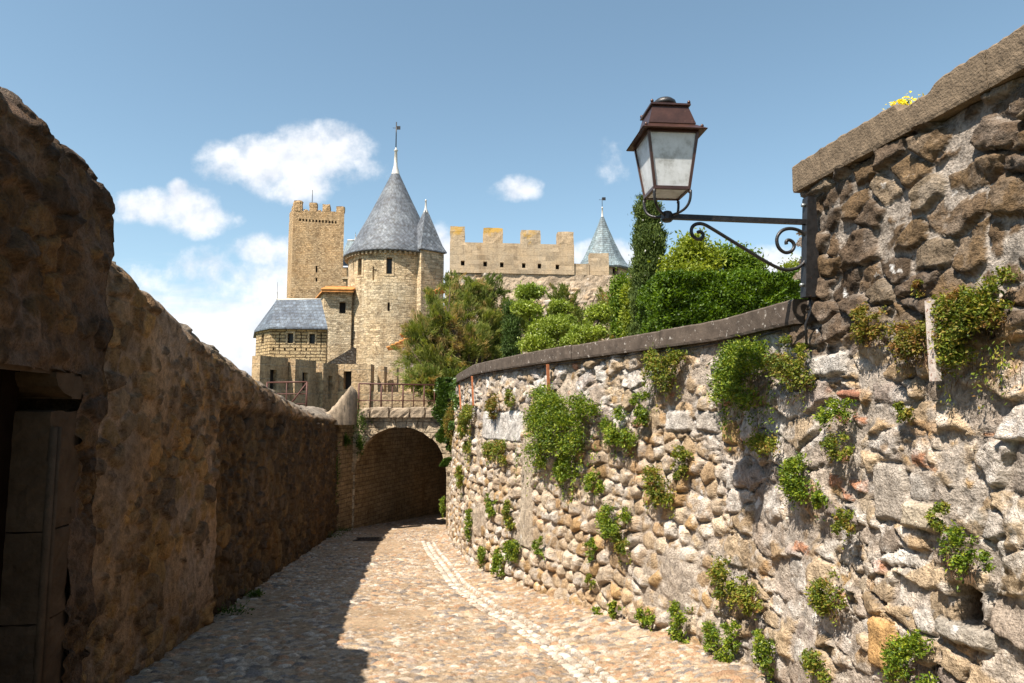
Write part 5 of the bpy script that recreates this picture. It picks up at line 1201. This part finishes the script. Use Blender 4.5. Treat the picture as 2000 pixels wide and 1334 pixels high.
tree_blobs('round_shrub', 'sparse shrub top showing at the right end of the hedge beside the iron bracket', 'shrub', [(1545,530,16,16),(1562,525,14,14),(1540,560,30,20)], 13, 90, 35, .14, .07, .03, ML_OLI, 421, r0=.03, group=g2)
g3 = 'leafy bushes left of the cypress'
tree_blobs('leafy_bush', 'bright green leafy bush under the pointed tower, left of the cypress', 'bush', [(1214,562,17,20),(1218,600,22,30),(1226,640,26,30)], 16, 300, 40, .16, .08, .04, ML_SHR, 431, r0=.04, group=g3)
tree_blobs('leafy_bush', 'low bright green bush squeezed against the base of the cypress by the coping', 'bush', [(1240,620,16,30),(1245,655,20,18),(1232,580,9,26)], 13.8, 240, 40, .14, .075, .04, ML_OLI, 441, r0=.04, group=g3)
tree_blobs('tamarisk_shrub', 'low green tamarisk growth on the bank beneath the main tamarisk, by the railing', 'shrub', [(835,745,30,22),(860,765,22,14),(900,742,30,16)], 19.3, 190, 50, .2, .13, .024, ML_TAM2, 461, base=(-1.9, 19.6, 1.4), r0=.04, up=.5, outw=.6, shell=.2, group=g, spread=.45)

# ivy over the wall end
def ivy():
    r = empty('hanging_ivy', P(880, 745, 15.5), 'dark green ivy curtain hanging over the far end of the right wall', 'ivy'); rg = np.random.default_rng(8)
    C = []; D = []
    for i in range(9000):
        py = 738+172*rg.random()**.9; px = 866+38*rg.random() if py < 800 else 868+34*rg.random()
        if fbm(np.array([px*.07]), np.array([py*.045]), 3, 77)[0] < .36+.22*max(0, (py-840)/70): continue
        px = min(px, 905-(py-800)*.22 if py > 800 else 908)+4*math.sin(py*.13)
        s_, y_, p = rw_hit(max(px, 884), py); x, y, nx, ny = [float(q) for q in rw_at(s_)]
        d = .05+.16*rg.random()+.06*math.sin(py*.09+px*.1); q = P(px, py, y-0.05) if px < 884 else p
        C.append((q.x+nx*d, q.y+ny*d-.05, q.z)); D.append((nx, ny, -.3))
    m = MB()
    for k in range(7):
        a = 872+k*5; s_, y_, p = rw_hit(max(a, 884), 745); q = P(a, 745, y_); m.tube([q, q+Vector((-.06,-.08,-.5)), q+Vector((-.04,-.1,-1.2-.1*k))], [.012,.009,.004], 5)
    m.build('stems', M_BARK, r); leaf_obj('leaves', leaves(np.array(C), .075, .055, np.array(D), .7, 9), ML_IVY, r)
ivy()

# tufts rooted in the right wall
TG = 'green tufts rooted in the rubble wall'
tufts = [  # px, py, w, h, dry, label
 (900,822,34,72,1,'brownish dry tuft beside the ivy at the far end of the rubble wall'),
 (937,830,42,95,.6,'long hanging green tuft right of the dry tuft near the far end of the wall'),
 (985,790,38,44,.7,'small yellowish tuft above the pale square stone block at the far part of the wall'),
 (990,878,54,40,.4,'spreading tuft just below the pale square stone block'),
 (1017,775,20,42,.6,'narrow upright tuft left of the rusty strap under the coping'),
 (1108,832,170,150,.25,'largest bushy green clump, hanging in the middle of the far wall below the rusty strap'),
 (1136,922,44,72,.05,'bright green tuft hanging directly under the largest clump'),
 (1237,838,66,76,.3,'round green tuft immediately right of the largest clump'),
 (1281,797,44,62,.3,'narrow tuft between the round tuft and the one touching the coping'),
 (1317,722,86,86,.5,'olive bushy tuft hanging right under the low coping, left of the dense dark one'),
 (1190,940,36,42,.3,'small tuft among rounded cobbles right of the bright hanging tuft'),
 (1322,940,60,85,.4,'slanting tuft on the pale blocks left of the lantern shadow'),
 (1358,895,46,60,.5,'upper continuation tuft at the right top of the slanting tuft'),
 (1490,742,125,150,.15,'dense dark green bush under the low coping below the bracket arm'),
 (1582,712,74,115,.6,'reddish-tipped tuft hanging under the end of the low coping at the tall wall'),
 (1735,628,68,80,.7,'rusty green tuft on the tall wall right of the bracket foot'),
 (1820,662,92,84,.8,'dry golden tuft immediately left of the painted steel strap'),
 (1955,622,175,215,.45,'huge mossy bush at the right edge behind the painted steel strap'),
 (1670,805,64,56,.3,'yellow-green tuft under the red brick fragment in the tall wall'),
 (1683,868,62,44,.5,'low tuft just beneath the one under the red brick fragment'),
 (1817,795,46,40,.5,'small tuft on a jutting stone below the painted strap, to its left'),
 (1832,560,30,26,.4,'tiny tuft on brown stones above the golden dry tuft'),
 (1530,868,66,34,.6,'thin horizontal tuft right below the dense dark bush'),
 (1612,930,84,84,.3,'broad tuft in mid wall right of the lantern shadow'),
 (1648,968,34,34,.2,'drooping end of foliage below the broad mid-wall tuft'),
 (1704,1018,46,58,.4,'tuft with a red-brown stalk right of the broad mid-wall tuft'),
 (1898,1000,50,66,.6,'reddish upper tuft of the long trailing plant at the right edge'),
 (1938,1065,64,90,.2,'lower green tail of the long trailing plant at the right edge'),
 (1236,1018,66,58,.3,'bushy tuft among tan cobbles in the low middle of the wall'),
 (1252,1064,34,44,.4,'small tuft hanging directly below the bushy tuft among the tan cobbles'),
 (987,982,24,42,.2,'small round tuft at mid height of the far wall'),
 (1026,1000,26,60,.5,'narrow tuft on the plaster strip of the far wall'),
 (1034,1062,42,48,.2,'tuft near the foot of the plaster strip'),
 (1008,1100,26,62,.2,'tuft at the foot of the far wall just above the cobbles'),
 (975,1080,16,50,.3,'thin tuft near the lane at the corner of the far wall'),
 (1084,1060,24,30,.3,'small isolated tuft among pale stones right of the plaster strip'),
 (1186,1070,20,42,.3,'narrow tuft in a column of tan cobbles'),
 (1188,1125,18,30,.6,'dry small tuft below the narrow tuft in the tan cobbles'),
 (1466,1125,54,80,.5,'stringy tuft just beneath the lantern shadow'),
 (1518,1160,44,62,.4,'tuft with drooping stems right of the stringy one beneath the shadow'),
 (1672,1150,70,76,.4,'slanting tuft low on the near wall beneath a leaning stone'),
 (1370,1215,34,82,.1,'upright bright tuft at the foot of the wall where the lane widens'),
 (1456,1252,52,76,.1,'left of two bright tufts at the wall foot'),
 (1480,1232,28,56,.1,'right of two bright tufts at the wall foot'),
 (1556,1268,42,76,.2,'bright tuft at the wall foot right of the pair'),
 (1664,1292,62,56,.4,'olive tuft near the bottom edge left of the ochre stone'),
 (1850,1292,112,112,.3,'big bushy clump at the bottom edge of the near wall'),
 (1994,1090,16,30,.2,'scrap of green at the right edge beside the dark hollow'),
 (1238,1182,20,46,.1,'tuft at the wall foot second from the lane bend'),
 (1206,1186,14,34,.2,'tiny tuft at the wall foot nearest the lane bend'),
 (1300,1192,34,40,.3,'low tuft between foot stones midway along the sunny wall'),
 (888,985,18,34,.3,'wispy tuft low on the far end of the wall'),
 (925,930,22,60,.5,'trailing wisp below the long hanging tuft at the far end'),
 (945,1020,14,60,.3,'thin trailing wisp low on the far wall'),
]
def tuft(px, py, w_, h_, dry, label, seed):
    s_, Y, p = rw_hit(px, py); x, y, nx, ny = [float(q) for q in rw_at(s_)]; k = Y/FPX
    n_ = Vector((nx, ny, 0)); t_ = Vector((-ny, nx, 0)); obl = max(.35, abs(t_.x*1.0-t_.y*(px-1000)/FPX))
    base = p+n_*(.04+BATTER*(ZU-p.z)); r = empty('wall_tuft', base, label, 'wall plant', TG)
    W2 = w_*k/2/max(.5, obl)*1.04; H2 = h_*k/2*1.02; rg = np.random.default_rng(seed)
    big = max(W2, H2); ls = min(.030, max(.013, .0018*Y+.010)); area = W2*H2*3.14
    n = int(min(14000, max(200, area/(ls*ls)*8.0)))
    sub = max(3, int(n/38)); cs = []
    while len(cs) < sub:
        a, b = rg.uniform(-1, 1, 2); rad = math.hypot(a, b); lim = 1+.75*(vnoise(np.array([math.atan2(b, a)*1.6+seed]), np.array([seed*1.3]), 7)[0]-.6)
        if rad < lim and fbm(np.array([a*1.9+seed*.7]), np.array([b*1.9+seed*.31]), 3, 13)[0] > .33+.30*rad: cs.append((a, b, (1-min(1, rad))**.5))
    dep = min(.26, .03+.38*min(W2, H2)); C = []; D = []; m = MB()
    for i, (a, b, q) in enumerate(cs):
        o = t_*(a*W2)+Vector((0,0,b*H2))+n_*(dep*q*rg.uniform(.5, 1.1)); d = (t_*a*.6+n_*1.0+Vector((0,0,-.4 if b < 0 else .25))).normalized()
        kk = 38; tt = rg.uniform(0, 1, kk)[:, None]; ln = min(.11, .18*big+.02)
        dv = np.array(d); pts = np.array(o)+dv*tt*ln*.7+rg.normal(size=(kk, 3))*ln*.26+np.array([0, 0, -1])*tt**2*ln*.35
        C.append(pts); D.append(np.tile(dv, (kk, 1)))
        if i % 3 == 0: m.tube([o-n_*.04-Vector(d)*.02, o+Vector(d)*ln*.4, o+Vector(d)*ln*.8+Vector((0,0,-ln*.2))], [.0028, .002, .001], 3)
    nst = max(3, sub//8)
    for q in range(nst):
        a = rg.uniform(-.9, .9); b = rg.uniform(-.9, 0); L2 = H2*rg.uniform(.4, 1.0); kk = 14; tt = rg.uniform(0, 1, kk)[:, None]
        o = np.array(t_*(a*W2)+Vector((0,0,b*H2))+n_*dep*.5); sw = np.array(t_)*rg.uniform(-.25, .25)
        C.append(o+(np.array([0, 0, -1.])+sw)*tt*L2+rg.normal(size=(kk, 3))*.012); D.append(np.tile(np.array([0, 0, -1.])+np.array(n_)*.6, (kk, 1)))
    C = np.concatenate(C)+np.array(base); D = np.concatenate(D)
    if h_ > 70 and w_ > 60:
        kk = 160; a = rg.uniform(-.8, .8, kk)[:, None]; b = rg.uniform(-1.25, -.2, kk)[:, None]
        Cr = np.array(base)+a*W2*np.array(t_)+b*H2*np.array([0, 0, 1.])+np.array(n_)*rg.uniform(.01, .05, kk)[:, None]
        leaf_obj('dry_roots', leaves(Cr, .055, .004, np.tile(np.array([0, 0, -1.])+np.array(n_)*.1, (kk, 1)), .25, seed+5), M_ROOT, r)
    m.v = [(a+base.x, b+base.y, c+base.z) for a, b, c in m.v]
    mat = ML_TUFTB if dry >= .65 else (ML_TUFTM if dry >= .4 else ML_TUFT)
    leaf_obj('leaves', leaves(C, ls*1.2, ls*.6, D, .8, seed, .6), mat, r)
for i, q in enumerate(tufts): tuft(*q, seed=1000+i*3)

# weeds along the shaded wall foot and on the arch
def weed(label, C0, w_, h_, n, seed, ls=.03):
    r = empty('weed', C0, label, 'weed', 'weeds along the shaded wall'); rg = np.random.default_rng(seed); C = rg.normal(size=(n, 3))*np.array([w_, w_, h_])*.5+np.array(C0)+np.array([0, 0, h_*.5])
    leaf_obj('leaves', leaves(C, ls, ls*.5, np.tile(np.array([.3, -.3, .8]), (n, 1)), .7, seed), ML_IVY, r)
for i, (px, py, w_, h_, lab) in enumerate(((437,1203,.14,.06,'low green weeds at the foot of the shaded wall, nearest the camera'),(480,1168,.06,.04,'tiny weeds at the foot of the shaded wall a little further along'),(650,1052,.16,.10,'weeds in the corner where the shaded wall meets the passage wall'),(672,1040,.12,.06,'weeds at the foot of the passage wall before the arch'))):
    c = ground_hit(px, py); weed(lab, Vector((lw_x(c[1])+.12 if i < 2 else c[0], c[1], float(road_z(np.array(c[1])))+.02)), w_*1.6, h_, 260, 700+i)
for i, (px, py, Y, w_, h_, lab) in enumerate(((702,825,16.85,.16,.35,'dark ivy sprig at the left end of the arch under the slabs'),(704,868,16.9,.10,.28,'dark ivy sprig below the first one beside the arch'),(656,925,16.1,.08,.75,'long dark ivy streak where the shaded wall meets the passage wall'),(677,860,16.6,.09,.14,'small ivy spot on the wall left of the arch'))):
    weed(lab, P(px, py, Y)-Vector((0,0,h_*.5)), w_, h_, 420, 720+i, .05)

# ------------------------------------------------------------------ things on the high coping
def small_things():
    def on_top(px, py): s_, Y, p = rw_hit(px, py); x, y, nx, ny = [float(q) for q in rw_at(s_)]; return Vector((x-nx*.02, y-ny*.02, ZU)), Y
    c, Y = on_top(1750, 214); r = empty('flower_clump', c, 'small clump of yellow flowers growing on the high coping', 'flowers'); rg = np.random.default_rng(3)
    n = 130; C = rg.normal(size=(n, 3))*np.array([.03, .04, .014])+np.array(c)+np.array([0,0,.03]); leaf_obj('petals', leaves(C, .02, .016, None, 1, 4), ML_YEL, r)
    n = 120; C = rg.normal(size=(n, 3))*np.array([.035, .05, .01])+np.array(c)+np.array([0,0,.0]); leaf_obj('leaves', leaves(C, .02, .008, None, 1, 5), ML_TUFT, r)
    c, Y = on_top(1731, 218); m = MB(); m.lathe((c.x, c.y, c.z-.02), [(.014,0),(.012,.03),(.001,.075)], 6); o = m.build('slate_spike', M_IRON); tag(o, 'tiny dark pointed shard standing on the high coping left of the yellow flowers', 'shard')
    c, Y = on_top(1868, 138); m = MB(); m.lathe((c.x, c.y, c.z+.012), [(.001,-.02),(.016,-.012),(.022,0),(.017,.013),(.001,.022)], 12); o = m.build('black_ball', M_IRON); tag(o, 'small black ball on the high coping near the right edge', 'ball')
small_things()

# ------------------------------------------------------------------ wall lantern
def m_glass():
    m, t, b = mat_base('frosted_lantern_glass', .25, .5); g_ = tn(t, 'ShaderNodeNewGeometry').outputs['Position']
    c = ramp(t, noise(t, g_, 11, 7, .7), [(.34, (.52,.52,.50)), (.5, (.80,.81,.81)), (.66, (.92,.93,.94))])
    t.links.new(c, b.inputs['Base Color'])
    tr = tn(t, 'ShaderNodeBsdfTranslucent'); t.links.new(c, tr.inputs[0]); tp = tn(t, 'ShaderNodeBsdfTransparent')
    m1 = tn(t, 'ShaderNodeMixShader'); m1.inputs[0].default_value = .42; m2 = tn(t, 'ShaderNodeMixShader'); m2.inputs[0].default_value = .10
    t.links.new(b.outputs[0], m1.inputs[1]); t.links.new(tr.outputs[0], m1.inputs[2]); t.links.new(m1.outputs[0], m2.inputs[1]); t.links.new(tp.outputs[0], m2.inputs[2])
    t.links.new(m2.outputs[0], t.nodes['Material Output'].inputs[0]); return m
def build_lantern():
    s_, Yw, pw = rw_hit(1606, 423); x, y, nx, ny = [float(q) for q in rw_at(s_)]; Y = y+ny*.14-.13; sk = P(1303, 423, Y); SC = Y/4.58
    r = empty('wall_lantern', sk, 'old brown metal street lantern with frosted panes on a black scrolled iron bracket', 'lantern')
    MG = m_glass(); rot = R(5); ca, sa = math.cos(rot), math.sin(rot)
    def T(x, y, z): x, y, z = x*SC, y*SC, z*SC; return Vector((sk.x+ca*x-sa*y, sk.y+sa*x+ca*y, sk.z+z))
    z0 = .165; z1 = z0+.375; wb = .118; wt = .168          # glass bottom and top half widths
    def sqr(m, w0, za, w1, zb_, cap=True):
        m.hexa([T(-w0,-w0,za),T(w0,-w0,za),T(w0,w0,za),T(-w0,w0,za),T(-w1,-w1,zb_),T(w1,-w1,zb_),T(w1,w1,zb_),T(-w1,w1,zb_)])
    fr = MB(); e = .011
    cn = [(-1,-1),(1,-1),(1,1),(-1,1)]
    for a, b in cn: fr.tube([T(a*wb,b*wb,z0), T(a*wt,b*wt,z1)], .012, 4, sq=True)
    for i in range(4):
        a, b = cn[i], cn[(i+1)%4]
        fr.tube([T(a[0]*wb,a[1]*wb,z0), T(b[0]*wb,b[1]*wb,z0)], .014, 4, sq=True); fr.tube([T(a[0]*wt,a[1]*wt,z1), T(b[0]*wt,b[1]*wt,z1)], .012, 4, sq=True)
    frame = fr.build('lamp_frame', M_COPPER, r)
    for i in range(4):
        a, b = cn[i], cn[(i+1)%4]; q = .965; g_ = MB(); out = Vector(((a[0]+b[0])/2, (a[1]+b[1])/2))
        p = [T(a[0]*wb*q,a[1]*wb*q,z0+.008), T(b[0]*wb*q,b[1]*wb*q,z0+.008), T(b[0]*wt*q,b[1]*wt*q,z1-.006), T(a[0]*wt*q,a[1]*wt*q,z1-.006)]
        n_ = (p[1]-p[0]).cross(p[3]-p[0]).normalized()*.003; g_.hexa([p[0]-n_, p[1]-n_, p[1]+n_, p[0]+n_, p[3]-n_, p[2]-n_, p[2]+n_, p[3]+n_])
        ob = g_.build('glass_pane', MG, r)
    g_ = MB(); g_.hexa([T(a*wb*.93,b*wb*.93,z0-.004) for a, b in cn]+[T(a*wb*.93,b*wb*.93,z0+.0) for a, b in cn]); g_.build('bottom_pane', MG, r)
    rf = MB(); we = .222; n4 = lambda w_, z: [T(a*w_,b*w_,z) for a, b in cn]
    L_ = [(we-.006, z1+.0), (we, z1+.006), (.158, z1+.055), (.162, z1+.060), (.124, z1+.195), (.138, z1+.199), (.138, z1+.211), (.118, z1+.215)]
    V_ = []
    for w_, z in L_: V_ += n4(w_, z)
    rf.add(V_, [(l*4+i, l*4+(i+1)%4, l*4+4+(i+1)%4, l*4+4+i) for l in range(len(L_)-1) for i in range(4)]+[tuple(range(len(L_)*4-4, len(L_)*4))])
    # open underside ring
    V2 = n4(we-.006, z1+.0)+n4(wt*.97, z1+.012); rf.add(V2, [(i, 4+i, 4+(i+1)%4, (i+1)%4) for i in range(4)])
    rf.build('lamp_roof', M_COPPER, r)
    for a, b in cn:
        for w_, z in ((we-.03, z1+.028), (.128, z1+.220)): c = T(a*w_, b*w_, z); kn = MB(); kn.lathe(tuple(c), [(.001,-.008),(.009,-.004),(.011,.004),(.007,.012),(.001,.016)], 8); kn.build('corner_knob', M_COPPER, r)
    for a, b in cn: c = T(a*wb, b*wb, z0-.014); kn = MB(); kn.lathe(tuple(c), [(.001,-.02),(.008,-.014),(.005,-.004),(.010,.004),(.008,.012)], 8); kn.build('corner_knob', M_COPPER, r)
    cp = MB(); c = T(0,0,z1+.213); cp.lathe(tuple(c), [(a*SC*1.05, b*SC*1.1) for a, b in [(.052,0),(.048,.02),(.045,.028),(.072,.030),(.078,.040),(.072,.058),(.052,.074),(.022,.083),(.001,.085)]], 28); cp.build('chimney_cap', M_IRON, r)
    bl = MB(); c = T(0,0,z1-.10); bl.lathe(tuple(c), [(.001,0),(.022,.006),(.034,.028),(.035,.045),(.022,.072),(.02,.11)], 16); bl.build('bulb', M_LEAD, r)
    cr_ = MB()
    for a, b in cn:
        pts = []
        for i in range(13):
            t = i/12; rad_ = wb*(1-.12*t) if t < .5 else wb*.94*math.cos((t-.5)*math.pi*.92)
            rad_ = wb*(1-t**2.6)*.96+.012; z = z0-.015-(.145)*math.sin(t*math.pi/2)**1.0
            pts.append(T(a*rad_, b*rad_, z))
        cr_.tube(pts, .0085, 8)
    cr_.build('cradle', M_IRON, r)
    so_ = MB(); c = sk; so_.lathe((c.x,c.y,c.z), [(.001,-.036),(.026,-.034),(.038,-.02),(.038,.016),(.028,.03),(.012,.036)], 8, smooth=False); so_.build('socket', M_IRON, r)
    # wall plate position: on the face of the high wall
    arm_end = Vector((x, y, sk.z)); n_ = Vector((nx, ny, 0)); t_ = Vector((-ny, nx, 0)); off = .10+BATTER*(ZU-sk.z)
    pl = arm_end+n_*off; d = (pl-sk); Lr = d.length; d.normalize()
    am = MB(); am.tube([sk+d*.03, pl], .0225, 4, sq=True); am.build('arm', M_IRON, r)
    tr_ = [(480,872),(497,864),(514,880),(508,902),(485,912),(458,900),(443,872),(450,840),(478,822),(515,822),(560,845),(630,885),(700,925),(775,967),(850,1010),(900,1036),(945,1056),(985,1065),(1025,1062),(1065,1048),(1100,1018),(1124,975),(1133,930),(1122,880),(1098,850),(1060,832),(1015,828),(975,840),(948,868),(938,900),(945,935),(965,958),(990,969),(1020,962),(1040,942),(1043,918),(1030,900),(1010,893),(994,903),(996,920)]
    # smooth by subdivision
    pts = [Vector(((q[0]-310)/(1130-310)*Lr, (790-q[1])/(1130-310)*Lr)) for q in tr_]
    for _ in range(2):
        new = [pts[0]]
        for i in range(len(pts)-1): new += [pts[i].lerp(pts[i+1], .25), pts[i].lerp(pts[i+1], .75)]
        pts = new+[pts[-1]]
    sb = MB(); sb.tube([sk+d*q.x+Vector((0,0,q.y)) for q in pts], .0115, 8); sb.build('scroll_brace', M_IRON, r)
    z_t = P(1575, 388, y).z; z_b = P(1590, 582, y).z; pb = MB(); w_ = .028
    A_ = pl+n_*.012; 
    pb.hexa([Vector((0,0,0))+q for q in (Vector((A_.x,A_.y,z_b))-t_*w_*1.15+n_*.02-n_*.08, Vector((A_.x,A_.y,z_b))+t_*w_*1.15+n_*.02-n_*.08, Vector((A_.x,A_.y,z_b))+t_*w_*1.1+n_*.045, Vector((A_.x,A_.y,z_b))-t_*w_*1.1+n_*.045,
             Vector((A_.x,A_.y,z_t))-t_*w_-n_*.06, Vector((A_.x,A_.y,z_t))+t_*w_-n_*.06, Vector((A_.x,A_.y,z_t))+t_*w_, Vector((A_.x,A_.y,z_t))-t_*w_)])
    pb.build('wall_plate', M_IRON, r)
    for f in (.08, .88):
        zc = z_t+(z_b-z_t)*f; c = Vector((A_.x,A_.y,zc))+n_*(.045*f); b_ = MB(); b_.tube([c, c+n_*.022], .012, 6); b_.build('bolt', M_LEADB, r)
    cb = MB(); q = Vector((A_.x, A_.y, z_b)); cb.tube([q+n_*.0, q+Vector((0,0,-.08))-n_*.01, q+Vector((-.01,.03,-.17))+n_*.01, q+Vector((.0,.03,-.30))+n_*.02], [.009]*4, 6); cb.build('hanging_cable', M_IRON, r)
M_LEADB = m_plain('zinc_bolt', (.28, .30, .30), .45, .5, .6)
build_lantern()
print('objects', len(bpy.data.objects))
